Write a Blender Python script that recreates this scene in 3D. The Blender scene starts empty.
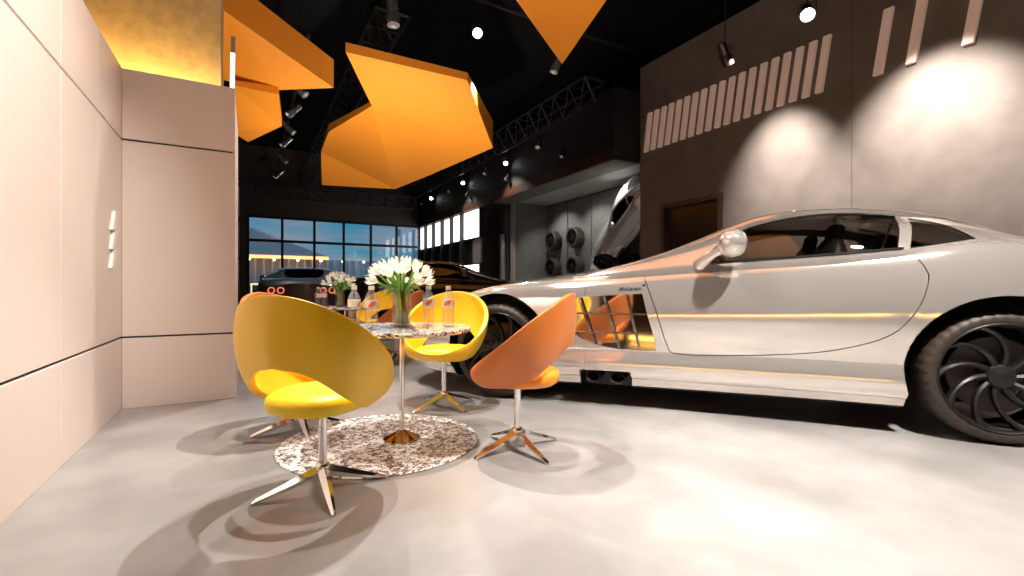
import bpy, bmesh, math, random
from mathutils import Vector, Matrix
from mathutils.bvhtree import BVHTree
random.seed(7)
PI = math.pi
scene = bpy.context.scene
COL = scene.collection

# ------------------------------------------------------------------ materials
def nt(m):
    m.use_nodes = True
    return m.node_tree.nodes, m.node_tree.links

def pm(name, col, rough=0.5, metal=0.0, coat=0.0, emit=None, es=0.0, bump=None, var=None, spec=0.5, coat_r=0.03, ior=None, trans=0.0, sheen=0):
    """principled material; bump=(scale,strength,dist); var=(scale, colour2, detail)"""
    m = bpy.data.materials.new(name)
    N, L = nt(m)
    b = N['Principled BSDF']
    b.inputs['Base Color'].default_value = (*col, 1)
    b.inputs['Roughness'].default_value = rough
    b.inputs['Metallic'].default_value = metal
    b.inputs['Coat Weight'].default_value = coat
    b.inputs['Coat Roughness'].default_value = coat_r
    b.inputs['Specular IOR Level'].default_value = spec
    if trans: b.inputs['Transmission Weight'].default_value = trans
    if ior: b.inputs['IOR'].default_value = ior
    if emit:
        b.inputs['Emission Color'].default_value = (*emit, 1)
        b.inputs['Emission Strength'].default_value = es
    tc = N.new('ShaderNodeTexCoord')
    if var:
        n = N.new('ShaderNodeTexNoise'); n.inputs['Scale'].default_value = var[0]; n.inputs['Detail'].default_value = var[2]
        r = N.new('ShaderNodeValToRGB')
        r.color_ramp.elements[0].position = .35; r.color_ramp.elements[1].position = .68
        r.color_ramp.elements[0].color = (*col, 1); r.color_ramp.elements[1].color = (*var[1], 1)
        L.new(tc.outputs['Object'], n.inputs['Vector']); L.new(n.outputs['Fac'], r.inputs['Fac']); L.new(r.outputs['Color'], b.inputs['Base Color'])
    if bump:
        n = N.new('ShaderNodeTexNoise'); n.inputs['Scale'].default_value = bump[0]; n.inputs['Detail'].default_value = 6
        bp = N.new('ShaderNodeBump'); bp.inputs['Strength'].default_value = bump[1]; bp.inputs['Distance'].default_value = bump[2]
        L.new(tc.outputs['Object'], n.inputs['Vector']); L.new(n.outputs['Fac'], bp.inputs['Height']); L.new(bp.outputs['Normal'], b.inputs['Normal'])
    return m

def glass_mat(name, tint, refl=0.06, rough=0.0):
    """thin pane: tinted see-through plus a fresnel mirror"""
    m = bpy.data.materials.new(name); N, L = nt(m)
    N.remove(N['Principled BSDF']); out = N['Material Output']
    t = N.new('ShaderNodeBsdfTransparent'); t.inputs['Color'].default_value = (*tint, 1)
    g = N.new('ShaderNodeBsdfGlossy'); g.inputs['Roughness'].default_value = rough; g.inputs['Color'].default_value = (1, 1, 1, 1)
    lw = N.new('ShaderNodeLayerWeight'); lw.inputs['Blend'].default_value = .5
    fr = N.new('ShaderNodeMath'); fr.operation = 'POWER'; fr.inputs[1].default_value = 4.5; L.new(lw.outputs['Facing'], fr.inputs[0])
    ad = N.new('ShaderNodeMath'); ad.operation = 'ADD'; ad.inputs[1].default_value = refl; ad.use_clamp = True
    mx = N.new('ShaderNodeMixShader')
    L.new(fr.outputs[0], ad.inputs[0]); L.new(ad.outputs[0], mx.inputs['Fac'])
    L.new(t.outputs[0], mx.inputs[1]); L.new(g.outputs[0], mx.inputs[2]); L.new(mx.outputs[0], out.inputs['Surface'])
    return m

def speckle_mat(name, scale, rough=0.15):
    m = bpy.data.materials.new(name); N, L = nt(m); b = N['Principled BSDF']
    b.inputs['Roughness'].default_value = rough
    tc = N.new('ShaderNodeTexCoord')
    nz = N.new('ShaderNodeTexNoise'); nz.inputs['Scale'].default_value = scale * .55; nz.inputs['Detail'].default_value = 2
    mp = N.new('ShaderNodeMixRGB'); mp.inputs[0].default_value = .06
    L.new(tc.outputs['Object'], nz.inputs['Vector']); L.new(tc.outputs['Object'], mp.inputs[1]); L.new(nz.outputs['Color'], mp.inputs[2])
    v = N.new('ShaderNodeTexVoronoi'); v.inputs['Scale'].default_value = scale
    L.new(mp.outputs[0], v.inputs['Vector'])
    r = N.new('ShaderNodeValToRGB'); r.color_ramp.interpolation = 'CONSTANT'
    els = r.color_ramp.elements
    els[0].position = 0; els[0].color = (.06, .04, .035, 1)
    els[1].position = .30; els[1].color = (.25, .17, .14, 1)
    for p, c in ((.42, (.9, .88, .85)), (.60, (.45, .40, .37)), (.68, (.95, .93, .9))):
        e = els.new(p); e.color = (*c, 1)
    L.new(v.outputs['Color'], r.inputs['Fac']); L.new(r.outputs['Color'], b.inputs['Base Color'])
    return m

M = {}
M['floor'] = pm('polished_concrete', (.25, .243, .236), .2, var=(1.5, (.40, .39, .38), 9), bump=(3, .03, .01), spec=.6)
M['panel'] = pm('wall_panel_cream', (.72, .63, .57), .45, bump=(60, .04, .002))
M['groove'] = pm('panel_groove_black', (.01, .01, .01), .6)
M['concrete'] = pm('concrete_wall_brown', (.165, .135, .118), .75, var=(3.5, (.205, .17, .15), 12), bump=(45, .25, .004))
M['gold'] = pm('gold_textured_wall', (.50, .37, .20), .75, var=(14, (.40, .29, .15), 8), bump=(30, .3, .004))
M['dark'] = pm('dark_ceiling', (.006, .006, .007), .9, spec=.1)
M['dark_brown'] = pm('dark_brown_wall', (.055, .035, .028), .6, bump=(20, .1, .003))
M['fascia'] = pm('dark_fascia_metal', (.012, .010, .009), .65)
M['alcove'] = pm('alcove_grey_panel', (.13, .13, .125), .5, var=(8, (.16, .16, .15), 6))
M['alcove_ceiling'] = pm('alcove_ceiling_grey', (.30, .29, .27), .8, var=(20, (.36, .35, .33), 5))
M['frame'] = pm('window_frame_black', (.012, .011, .011), .4)
M['pane'] = glass_mat('window_glass', (.92, .95, .97), .05)
M['orange'] = pm('orange_felt_panel', (.80, .27, .015), .6, bump=(60, .12, .003), sheen=.1)
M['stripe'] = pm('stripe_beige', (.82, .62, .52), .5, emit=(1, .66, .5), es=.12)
M['white'] = pm('white_relief', (.82, .80, .77), .4)
M['light_face'] = pm('glowing_white', (.9, .9, .9), .5, emit=(1, .98, .95), es=2.2)
M['led'] = pm('led_strip', (1, .8, .4), .5, emit=(1, .66, .22), es=110)
M['greige'] = pm('greige_infill', (.32, .27, .24), .4)
M['brown_infill'] = pm('brown_infill', (.035, .02, .016), .35)
M['truss'] = pm('truss_black_steel', (.014, .012, .012), .55, metal=.2)
M['can_dark'] = pm('spotlight_dark_housing', (.06, .045, .04), .3, metal=.7)
M['can_silver'] = pm('spotlight_silver_housing', (.75, .73, .70), .25, metal=.9)
M['lens_on'] = pm('spotlight_lens_lit', (1, 1, 1), .3, emit=(1, .96, .9), es=25)
M['lens_off'] = pm('spotlight_lens_dim', (.75, .75, .75), .15, metal=.8)
M['yellow'] = pm('yellow_leather', (.90, .55, .015), .38, bump=(220, .08, .0008), coat=.12, coat_r=.3)
M['seat_yellow'] = pm('yellow_leather_toplit', (.95, .66, .012), .42, bump=(220, .06, .0008))  # same leather as the shell, lightened for light falling from above
M['amber'] = pm('orange_leather', (.66, .19, .035), .38, bump=(220, .1, .0008), coat=.12, coat_r=.3)
M['seat_amber'] = pm('orange_leather_toplit', (.90, .30, .02), .42, bump=(220, .06, .0008))  # the shell's orange leather, brightened where overhead light reaches the seat
M['chrome'] = pm('chrome', (.86, .84, .81), .09, metal=1)
M['bronze'] = pm('bronze_polished', (.55, .30, .10), .12, metal=1)
M['terrazzo'] = speckle_mat('speckled_marble', 85, .08)
M['rug'] = speckle_mat('speckled_rug', 72, .35)
M['rugedge'] = pm('rug_edge', (.55, .52, .50), .5)
M['paint'] = pm('pearl_silver_paint', (.78, .725, .68), .08, metal=.70, coat=1.0, coat_r=.015)
M['black_paint'] = pm('black_car_paint', (.012, .010, .010), .2, metal=.3, coat=1.0)
M['chrome_paint'] = pm('chrome_car_wrap', (.85, .85, .85), .22, metal=.75)
M['grey_paint'] = pm('dark_grey_car_paint', (.10, .11, .13), .25, metal=.5, coat=1.0)
M['black'] = pm('black_plastic', (.012, .011, .011), .5)
M['black_gloss'] = pm('black_gloss', (.01, .01, .01), .12)
M['rubber'] = pm('tyre_rubber', (.035, .024, .018), .55, bump=(150, .3, .001))
M['rimblack'] = pm('wheel_black_metal', (.018, .016, .015), .4, metal=.4)
M['disc'] = pm('brake_disc_metal', (.12, .10, .09), .5, metal=.6, bump=(120, .3, .001))
M['carglass'] = glass_mat('car_tinted_glass', (.80, .78, .76), .05)
M['carglass_dark'] = glass_mat('car_dark_glass', (.10, .10, .10), .05)
M['leather_black'] = pm('black_seat_leather', (.02, .018, .017), .5)
M['red_lamp'] = pm('red_tail_lamp', (.8, .12, .08), .25, emit=(1, .25, .15), es=.9)
M['vase_glass'] = glass_mat('vase_glass', (.86, .87, .82), .12)
M['water'] = pm('vase_water', (.95, .97, .96), .02, trans=1.0, ior=1.2)
M['bottle'] = glass_mat('bottle_plastic', (.90, .91, .92), .16, .08)
M['cap'] = pm('bottle_cap_white', (.85, .84, .82), .4)
M['labelw'] = pm('bottle_label_white', (.85, .82, .82), .5)
M['labelr'] = pm('bottle_label_red', (.75, .16, .10), .5)
M['stem'] = pm('tulip_stem_green', (.16, .36, .05), .45)
M['leaf'] = pm('tulip_leaf_green', (.10, .26, .04), .45)
M['petal'] = pm('tulip_petal_white', (.95, .95, .86), .5)
N_, L_ = nt(M['petal']); tr_ = N_.new('ShaderNodeBsdfTranslucent'); tr_.inputs['Color'].default_value = (1, 1, .9, 1)
mx_ = N_.new('ShaderNodeMixShader'); mx_.inputs[0].default_value = .4
L_.new(N_['Principled BSDF'].outputs[0], mx_.inputs[1]); L_.new(tr_.outputs[0], mx_.inputs[2]); L_.new(mx_.outputs[0], N_['Material Output'].inputs['Surface'])
M['outdoor'] = pm('outdoor_paving', (.10, .10, .11), .7)
M['roof_out'] = pm('pavilion_roof', (.75, .55, .52), .7)
M['pav_wall'] = pm('pavilion_slats', (.75, .82, .9), .6)
M['eave'] = pm('eave_glow', (1, .6, .3), .5, emit=(1, .45, .14), es=2.0)
M['bulb'] = pm('eave_bulb', (1, .9, .7), .5, emit=(1, .85, .6), es=12)
M['rail'] = pm('yellow_rail', (.55, .45, .04), .5, emit=(.9, .75, .1), es=.25)
M['bush'] = pm('bush_green', (.07, .10, .05), .8, var=(9, (.22, .24, .12), 6), bump=(12, 1, .05))
M['tower'] = pm('pale_tower_wall', (.7, .76, .82), .6)
M['stand_glow'] = pm('garden_stand_glow', (1, .9, .6), .5, emit=(1, .85, .45), es=1.2)  # warm glow put into the garden stand's colour
M['wood_dark'] = pm('reddish_wood', (.12, .03, .012), .3)

# ------------------------------------------------------------------ mesh helpers
class MB:
    def __init__(s): s.v = []; s.f = []
    def add(s, vs, fs, mat=None):
        o = len(s.v)
        s.v += [tuple(mat @ Vector(v)) if mat is not None else tuple(v) for v in vs]
        s.f += [tuple(i + o for i in f) for f in fs]
        return s
    def box(s, x0, y0, z0, x1, y1, z1, mat=None):
        vs = [(x0,y0,z0),(x1,y0,z0),(x1,y1,z0),(x0,y1,z0),(x0,y0,z1),(x1,y0,z1),(x1,y1,z1),(x0,y1,z1)]
        return s.add(vs, [(0,3,2,1),(4,5,6,7),(0,1,5,4),(1,2,6,5),(2,3,7,6),(3,0,4,7)], mat)
    def tube(s, pts, r, n=8, closed=False, cap=True):
        pts = [Vector(p) for p in pts]; k = len(pts)
        rs = r if isinstance(r, (list, tuple)) else [r] * k
        vs = []; fs = []
        prev = None
        for i, p in enumerate(pts):
            if closed: d = pts[(i+1) % k] - pts[i-1]
            else: d = pts[min(i+1, k-1)] - pts[max(i-1, 0)]
            d.normalize()
            if prev is None:
                up = Vector((0,0,1)) if abs(d.z) < .9 else Vector((1,0,0))
                u = d.cross(up).normalized()
            else:
                u = (prev - d * prev.dot(d)).normalized()
            prev = u; w = d.cross(u)
            for j in range(n):
                a = 2*PI*j/n
                vs.append(p + (u*math.cos(a) + w*math.sin(a)) * rs[i])
        for i in range(k if closed else k-1):
            for j in range(n):
                a = i*n + j; b = i*n + (j+1) % n; c = ((i+1) % k)*n + (j+1) % n; d2 = ((i+1) % k)*n + j
                fs.append((a, b, c, d2))
        if cap and not closed:
            fs.append(tuple(range(n-1, -1, -1))); fs.append(tuple((k-1)*n + j for j in range(n)))
        return s.add(vs, fs)
    def lathe(s, prof, n=32, mat=None, closed=False):
        """prof list of (r,z)"""
        vs = []; fs = []
        k = len(prof)
        for r, z in prof:
            for j in range(n):
                a = 2*PI*j/n; vs.append((r*math.cos(a), r*math.sin(a), z))
        for i in range(k if closed else k-1):
            for j in range(n):
                i2 = (i+1) % k
                fs.append((i*n+j, i*n+(j+1) % n, i2*n+(j+1) % n, i2*n+j))
        if not closed:
            if prof[0][0] > 1e-6: fs.append(tuple(range(n-1, -1, -1)))
            if prof[-1][0] > 1e-6: fs.append(tuple((k-1)*n+j for j in range(n)))
        return s.add(vs, fs, mat)
    def prism(s, poly, axis, a, b):
        """poly 2D extruded along axis from a to b. axis 'y': poly=(x,z); 'z': poly=(x,y); 'x': poly=(y,z)"""
        def P(p, t):
            return {'y': (p[0], t, p[1]), 'z': (p[0], p[1], t), 'x': (t, p[0], p[1])}[axis]
        k = len(poly)
        vs = [P(p, a) for p in poly] + [P(p, b) for p in poly]
        fs = [tuple(range(k-1, -1, -1)), tuple(range(k, 2*k))] + [(i, (i+1) % k, (i+1) % k + k, i+k) for i in range(k)]
        return s.add(vs, fs)
    def mesh(s, name, fix=True):
        me = bpy.data.meshes.new(name); me.from_pydata(s.v, [], s.f)
        bm = bmesh.new(); bm.from_mesh(me)
        bmesh.ops.remove_doubles(bm, verts=bm.verts, dist=1e-5)
        if fix: bmesh.ops.recalc_face_normals(bm, faces=bm.faces)
        bm.to_mesh(me); bm.free(); me.update()
        return me
    def build(s, name, m, parent=None, smooth=True, ang=35, bevel=0, sub=0, fix=True):
        me = s.mesh(name, fix)
        return link(name, me, m, parent, smooth, ang, bevel, sub)

def link(name, me, m, parent=None, smooth=True, ang=35, bevel=0, sub=0):
    ms = m if isinstance(m, (list, tuple)) else [m]
    for x in ms: me.materials.append(x)
    if smooth:
        me.shade_smooth(); me.set_sharp_from_angle(angle=math.radians(ang))
    o = bpy.data.objects.new(name, me); COL.objects.link(o)
    if parent: o.parent = parent
    if bevel:
        b = o.modifiers.new('bevel', 'BEVEL'); b.width = bevel; b.segments = 2; b.limit_method = 'ANGLE'
    if sub:
        b = o.modifiers.new('sub', 'SUBSURF'); b.levels = sub; b.render_levels = sub
    return o

def tag(o, label=None, cat=None, group=None, kind=None):
    if label: o['label'] = label
    if cat: o['category'] = cat
    if group: o['group'] = group
    if kind: o['kind'] = kind
    return o

def thing(name, label, cat, loc=(0,0,0), rz=0, group=None):
    o = bpy.data.objects.new(name, None); COL.objects.link(o)
    o.empty_display_size = .1
    o.location = loc; o.rotation_euler = (0, 0, rz)
    return tag(o, label, cat, group)

def struct(name, mb, m, parent=None, **k):
    o = mb.build(name, m, parent, **k)
    if parent is None: o['kind'] = 'structure'
    return o

def dup(root, loc=None, rot=None, label=None, group=None, remap=None):
    def cp(o, par):
        c = o.copy(); COL.objects.link(c)
        if par is not None: c.parent = par
        if remap and c.type == 'MESH':
            for i, sl in enumerate(c.material_slots):
                if sl.material and sl.material.name in remap:
                    nm = remap[sl.material.name]
                    sl.link = 'OBJECT'; sl.material = nm
        for ch in o.children: cp(ch, c)
        return c
    r = cp(root, None)
    if loc is not None: r.location = loc
    if rot is not None: r.rotation_euler = rot
    if label: r['label'] = label
    if group: r['group'] = group
    return r

def herm(tab, x):
    """smooth interpolation through a table sorted ascending in x"""
    if x <= tab[0][0]: return tab[0][1]
    if x >= tab[-1][0]: return tab[-1][1]
    for i in range(len(tab)-1):
        if x <= tab[i+1][0]: break
    x0, y0 = tab[i]; x1, y1 = tab[i+1]; h = x1-x0
    d = (y1-y0)/h
    dm = (tab[i][1]-tab[i-1][1])/(tab[i][0]-tab[i-1][0]) if i > 0 else d
    dp = (tab[i+2][1]-tab[i+1][1])/(tab[i+2][0]-tab[i+1][0]) if i < len(tab)-2 else d
    def lim(a, b): return 0 if a*b <= 0 else 2*a*b/(a+b)
    m0 = lim(dm, d) if i > 0 else d; m1 = lim(d, dp) if i < len(tab)-2 else d
    t = (x-x0)/h
    return (2*t**3-3*t**2+1)*y0 + (t**3-2*t**2+t)*h*m0 + (-2*t**3+3*t**2)*y1 + (t**3-t**2)*h*m1

def catmull(pts, n):
    """resample a 2D/3D poly curve with catmull-rom, n points per span"""
    out = []; k = len(pts); P = [Vector(p) for p in pts]
    for i in range(k-1):
        p0 = P[i-1] if i > 0 else P[i]*2-P[i+1]; p1 = P[i]; p2 = P[i+1]
        p3 = P[i+2] if i+2 < k else P[i+1]*2-P[i]
        for j in range(n):
            t = j/n
            out.append(0.5*((2*p1)+(-p0+p2)*t+(2*p0-5*p1+4*p2-p3)*t*t+(-p0+3*p1-3*p2+p3)*t**3))
    out.append(P[-1])
    return out

def boolean(me, cutters, op='DIFFERENCE'):
    """apply exact booleans, return new mesh"""
    o = bpy.data.objects.new('tmp', me); COL.objects.link(o)
    cs = []
    for c in cutters:
        co = bpy.data.objects.new('cut', c); COL.objects.link(co); cs.append(co)
        md = o.modifiers.new('b', 'BOOLEAN'); md.operation = op; md.solver = 'EXACT'; md.object = co
    dg = bpy.context.evaluated_depsgraph_get(); dg.update()
    new = bpy.data.meshes.new_from_object(o.evaluated_get(dg))
    for co in cs: bpy.data.objects.remove(co)
    bpy.data.objects.remove(o)
    return new

# ------------------------------------------------------------------ camera
cam = bpy.data.cameras.new('camera'); co = bpy.data.objects.new('camera', cam); COL.objects.link(co)
co.location = (0, 0, .77); co.rotation_euler = (PI/2, 0, -math.radians(29.32))
cam.sensor_width = 36; cam.lens = 470/1024*36; cam.clip_end = 300; cam.clip_start = .05
scene.camera = co

# ------------------------------------------------------------------ room shell
struct('floor', MB().box(-4, -7, -.1, 7.6, 16.78, 0), M['floor'], smooth=False)
struct('ceiling', MB().box(-4, -7, 5.2, 7.6, 16.78, 5.3), M['dark'], smooth=False)

# cream panelled wall at the left: panels with black horizontal joints
def panelled(name, segs, mk):
    root = bpy.data.objects.new(name, None); COL.objects.link(root); root['kind'] = 'structure'
    for a, b in segs:
        for z0, z1 in ((0, .449), (.461, 1.712), (1.724, 2.17)):
            mk(a, b, z0, z1).build('wall_panel', M['panel'], root, smooth=False, bevel=.0025)
    return root
ys = [2.136 + .57*i for i in range(-2, 4)]
ys[-1] = 3.82
wl = panelled('wall_left', list(zip(ys[:-1], ys[1:])), lambda a, b, z0, z1: MB().box(-.78, a+.0012, z0, -.70, b-.0012, z1))
MB().box(-.80, ys[0], 0, -.715, 3.82, 2.16).build('groove_backing', M['groove'], wl, smooth=False)
MB().box(-.90, ys[0], 2.12, -.80, 3.82, 2.17).build('cap_rail', M['panel'], wl, smooth=False)
wb = panelled('wall_return', [(-.70, -.08)], lambda a, b, z0, z1: MB().box(a, 3.82, z0, b, 3.90, z1))
MB().box(-.70, 3.835, 0, -.095, 4.9, 2.16).build('groove_backing', M['groove'], wb, smooth=False)
MB().box(-.095, 3.90, 0, -.08, 4.95, 2.17).build('end_panel', M['panel'], wb, smooth=False)
MB().box(-3.4, 3.9, 2.10, -.095, 4.45, 2.165).build('cap_shelf', M['panel'], wb, smooth=False)
struct('wall_gold', MB().box(-3.5, 4.45, 0, -.19, 4.95, 5.2), M['gold'], smooth=False)
struct('wall_outer_left', MB().box(-3.7, -7, 0, -3.5, 5.0, 5.2), M['dark_brown'], smooth=False)
struct('wall_back', MB().box(-4, -7.2, 0, 7.6, -7, 5.2), M['dark_brown'], smooth=False)
wr_ = struct('wall_left_rear', MB().box(-1.4, 4.95, 0, -1.2, 16.78, 5.2), M['dark_brown'], smooth=False)
for k, y0 in enumerate((11.0, 13.2, 15.4)):
    t = thing('shelf_frame', 'dark tall shelf frame at left end of window wall, %s' % ['nearest of three', 'middle of three', 'farthest of three'][k], 'shelf', (-.30, y0, 0), 0, 'dark shelf frames by the left end of the window')
    for sx in (-.18, .15): MB().box(sx, -.03, 0, sx+.05, .03, 4.2).build('post', M['frame'], t, smooth=False)
    for z0 in (.55, 1.35, 2.15, 2.95): MB().box(-.13, -.025, z0, .15, .3, z0+.05).build('shelf', M['frame'], t, smooth=False)
    for z0 in (.6, 1.4, 2.2): MB().box(-.13, .28, z0+.06, .15, .31, z0+.68).build('back_panel', M['greige'], t, smooth=False)
# LED cove on top of the return wall, in front of the gold wall
o = MB().box(-3.3, 4.32, 2.166, -.24, 4.36, 2.19).build('cove_light', M['led'], None, smooth=False)
tag(o, 'warm yellow cove light strip glowing at foot of gold wall above cream partition', 'light strip')

# concrete wall on the right, with a doorway
W = MB()
W.box(6, -7, 0, 6.2, 4.46, 4.63); W.box(6, 5.57, 0, 6.2, 6.09, 4.63); W.box(6, 4.46, 2.09, 6.2, 5.57, 4.63)
wright = struct('wall_right', W, M['concrete'], smooth=False, fix=False)
for y in (2.774,):
    MB().box(5.9985, y-.002, 0, 6.01, y+.002, 4.63).build('panel_joint', M['frame'], wright, smooth=False)
struct('wall_right_upper', MB().box(6.25, -7, 0, 6.3, 5.9, 5.2), M['dark'], smooth=False)
d = bpy.data.objects.new('door_1', None); COL.objects.link(d); d['kind'] = 'structure'
fr = MB(); fr.box(5.965, 4.44, 0, 6.2, 4.51, 2.15); fr.box(5.965, 5.52, 0, 6.2, 5.59, 2.15); fr.box(5.965, 4.51, 2.08, 6.2, 5.52, 2.15)
fr.build('door_frame', pm('door_frame_bronze', (.10, .075, .06), .35, metal=.4), d, smooth=False, fix=False)
MB().box(6.06, 4.51, 0, 6.11, 5.46, 2.07).build('door_panel', pm('door_dark_satin', (.10, .085, .07), .25, metal=.8), d, smooth=False)
MB().box(6.10, 5.46, 0, 6.17, 5.52, 2.07).build('door_jamb', M['wood_dark'], d, smooth=False)
MB().tube([(6.06, 4.62, .9), (6.06, 4.62, 1.3)], .012).build('door_handle', M['chrome'], d)

# slanted stripes on the concrete wall
def stripe(y, zb, h, wdt, top):
    sl = -.10*h/.64
    m = MB()
    poly = [(y+wdt/2, zb), (y-wdt/2, zb), (y-wdt/2+sl, zb+h), (y+wdt/2+sl, zb+h)]
    m.prism(poly, 'x', 5.955, 6.0)
    return m
pos = ['leftmost', 'second', 'third', 'fourth', 'fifth', 'sixth', 'seventh', 'eighth', 'ninth', 'tenth', 'eleventh', 'twelfth', 'thirteenth', 'fourteenth', 'fifteenth', 'sixteenth', 'seventeenth', 'eighteenth', 'rightmost']
for i in range(19):
    y = 5.93 - .1562*i
    o = stripe(y, 3.115, .64, .078, 0).build('wall_stripe', M['stripe'], None, smooth=False)
    nm = pos[i] + ('' if i in (0, 18) else ' from the left')
    tag(o, 'slanted beige bar on concrete wall, %s of the nineteen in the row' % nm, 'wall stripe', 'row of slanted beige bars on the concrete wall')
for y, t in ((2.51, 'leftmost of the three apart'), (2.216, 'middle of the three apart'), (1.776, 'rightmost of the three apart')):
    o = stripe(y, 3.09, .67, .085, 0).build('wall_stripe', M['stripe'], None, smooth=False)
    tag(o, 'slanted beige bar high on concrete wall above car roof, ' + t, 'wall stripe', 'three separate slanted bars on the concrete wall')

# alcove behind / beside the concrete wall
al = bpy.data.objects.new('wall_alcove', None); COL.objects.link(al); al['kind'] = 'structure'
for i in range(8):
    y1 = 10.53 - .925*i
    MB().box(7.0, y1-.925+.02, 0, 7.06, y1-.02, 2.94).build('wall_panel', M['alcove'], al, smooth=False, bevel=.004)
MB().box(7.05, 2.5, 0, 7.2, 10.7, 5.2).build('groove_backing', M['frame'], al, smooth=False)
struct('wall_alcove_end', MB().box(6.0, 10.55, 0, 7.2, 10.68, 2.98), M['alcove'], smooth=False)
struct('trim_1', MB().box(5.95, 10.5, 0, 6.0, 10.75, 2.97), M['greige'], smooth=False)
struct('ceiling_alcove', MB().box(6.0, 6.12, 2.98, 7.05, 10.6, 3.02), M['alcove_ceiling'], smooth=False)
sf = MB().box(5.42, 6.10, 2.97, 6.0, 16.78, 4.2)
sf.box(6.0, 6.12, 3.02, 7.2, 16.78, 4.2)
struct('ceiling_soffit', sf, M['fascia'], smooth=False, fix=False)
struct('trim_2', MB().box(5.44, 6.12, 2.955, 5.995, 10.7, 2.97), pm('soffit_underside', (.12, .115, .105), .7), smooth=False)
struct('trim_brown_glow', MB().box(5.405, 6.10, 2.955, 5.42, 16.7, 3.15), pm('fascia_brown_glow', (.05, .02, .01), .4), smooth=False)  # brown strip paints the glow reflected along the fascia's lower edge
struct('wall_soffit_rear', MB().box(7.2, 6.1, 0, 7.4, 16.78, 5.2), M['dark'], smooth=False)

# display wall: backlit boxes, beyond the alcove
dw = struct('wall_display', MB().box(5.62, 11.6, 0, 6.0, 16.78, 2.97), M['brown_infill'], smooth=False)
struct('wall_niche', MB().box(5.95, 10.68, 0, 6.05, 11.6, 2.97), M['brown_infill'], smooth=False)
MB().box(5.93, 10.95, 0, 5.95, 11.22, 2.2).build('recess_panel', M['alcove_ceiling'], dw, smooth=False)
spans = [(11.66, 12.68), (12.78, 13.47), (13.57, 14.27), (14.38, 15.08), (15.18, 15.88), (15.98, 16.62)]
far = ['nearest, widest', 'second nearest', 'third nearest', 'third from the window', 'second from the window', 'closest to the window']
for (a, b), w_ in zip(spans, far):
    t = thing('light_box', 'tall backlit white box on dark display wall, %s' % w_, 'light box', (5.5, (a+b)/2, 2.16), 0, 'backlit boxes on the display wall')
    h = (b-a)/2
    MB().box(.02, -h, 0, .12, h, .86).build('casing', M['frame'], t, smooth=False)
    MB().box(0, -h+.02, .02, .02, h-.02, .78).build('diffuser', M['light_face'], t, smooth=False)
    t = thing('light_strip', 'short glowing white strip low on display wall, %s' % w_, 'light strip', (5.5, (a+b)/2, 1.2), 0, 'low white strips on the display wall')
    MB().box(.02, -h, 0, .12, h, .24).build('casing', M['frame'], t, smooth=False)
    MB().box(0, -h+.02, .02, .02, h-.02, .22).build('diffuser', M['light_face'], t, smooth=False)
    struct('trim_4', MB().box(5.56, a, 1.46, 5.62, a+.5*(b-a), 2.14), M['greige'], smooth=False)
    struct('trim_5', MB().box(5.40, b+.025, 0, 5.62, b+.075, 2.955), M['frame'], smooth=False)

# window wall
Y = 16.6
wf = struct('wall_front', MB().box(-1.4, Y, 3.04, 7.2, Y+.18, 5.2), M['dark_brown'], smooth=False)
w1 = bpy.data.objects.new('window_1', None); COL.objects.link(w1); w1['kind'] = 'structure'
xs = [0, .95, 1.90, 2.82, 3.72, 4.62, 5.5]
for x in xs:
    MB().box(x-.035, Y, 0, x+.035, Y+.1, 3.04).build('mullion', M['frame'], w1, smooth=False)
for z in (.05, 2.26, 3.0):
    MB().box(-.035, Y+.005, z-.04, 5.5, Y+.095, z+.04).build('transom', M['frame'], w1, smooth=False)
for a, b in zip(xs[:-1], xs[1:]):
    MB().box(a+.035, Y+.045, .09, b-.035, Y+.05, 2.22).build('pane', M['pane'], w1, smooth=False)
    MB().box(a+.035, Y+.045, 2.30, b-.035, Y+.05, 2.96).build('pane', M['pane'], w1, smooth=False)
struct('wall_front_left', MB().box(-1.4, Y, 0, -.035, Y+.18, 3.04), M['dark_brown'], smooth=False)

# ------------------------------------------------------------------ outside
struct('ground_outside', MB().box(-60, 16.8, -.3, 80, 120, -.12), M['outdoor'], smooth=False)
p = thing('pavilion', 'low pavilion beyond the window with glowing eave and pale vertical slats', 'building', (-1.5, 30, -.12))
MB().add([(-8, -2.2, 2.6), (5.4, -2.2, 2.6), (5.4, 8, 2.6), (-8, 8, 2.6), (-7.4, 2.5, 5.9), (-2.0, 2.5, 5.9)],
         [(0, 1, 5, 4), (1, 2, 5), (2, 3, 4, 5), (3, 0, 4), (0, 3, 2, 1)]).build('roof', M['roof_out'], p, smooth=False)
MB().box(-8, -2.25, 2.45, 5.4, -2.15, 2.62).build('eave', M['eave'], p, smooth=False)
wal = MB().box(-7.5, -1.2, 0, 9.2, 7, 2.5)
for k in range(42): wal.box(-7.4+k*.4, -1.6, 0, -7.3+k*.4, -1.2, 2.5)
wal.build('wall', M['pav_wall'], p, smooth=False, fix=False)
for k in range(14):
    MB().lathe([(0, -.06), (.05, -.03), (.06, 0), (.05, .03), (0, .06)], 8, Matrix.Translation((-6.5+k*1.15, -2.3, 2.38))).build('bulb', M['bulb'], p)
p = thing('tower_block', 'pale plain block with two tall light columns seen through the window', 'building', (12.5, 34, -.12))
MB().box(0, 0, 0, 4.2, 4, 4.0).build('wall', M['tower'], p, smooth=False)
for k in (0, 1): MB().box(-3.0+k*1.2, 0, 0, -2.75+k*1.2, .25, 5.2).build('column', M['tower'], p, smooth=False)
p = thing('railing', 'yellow terrace railing outside the window', 'railing', (3.6, 20, -.12))
for k in range(9):
    MB().tube([(k*.75, 0, 0), (k*.75, 0, 1.0)], .03, 6).build('post', M['rail'], p)
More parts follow.
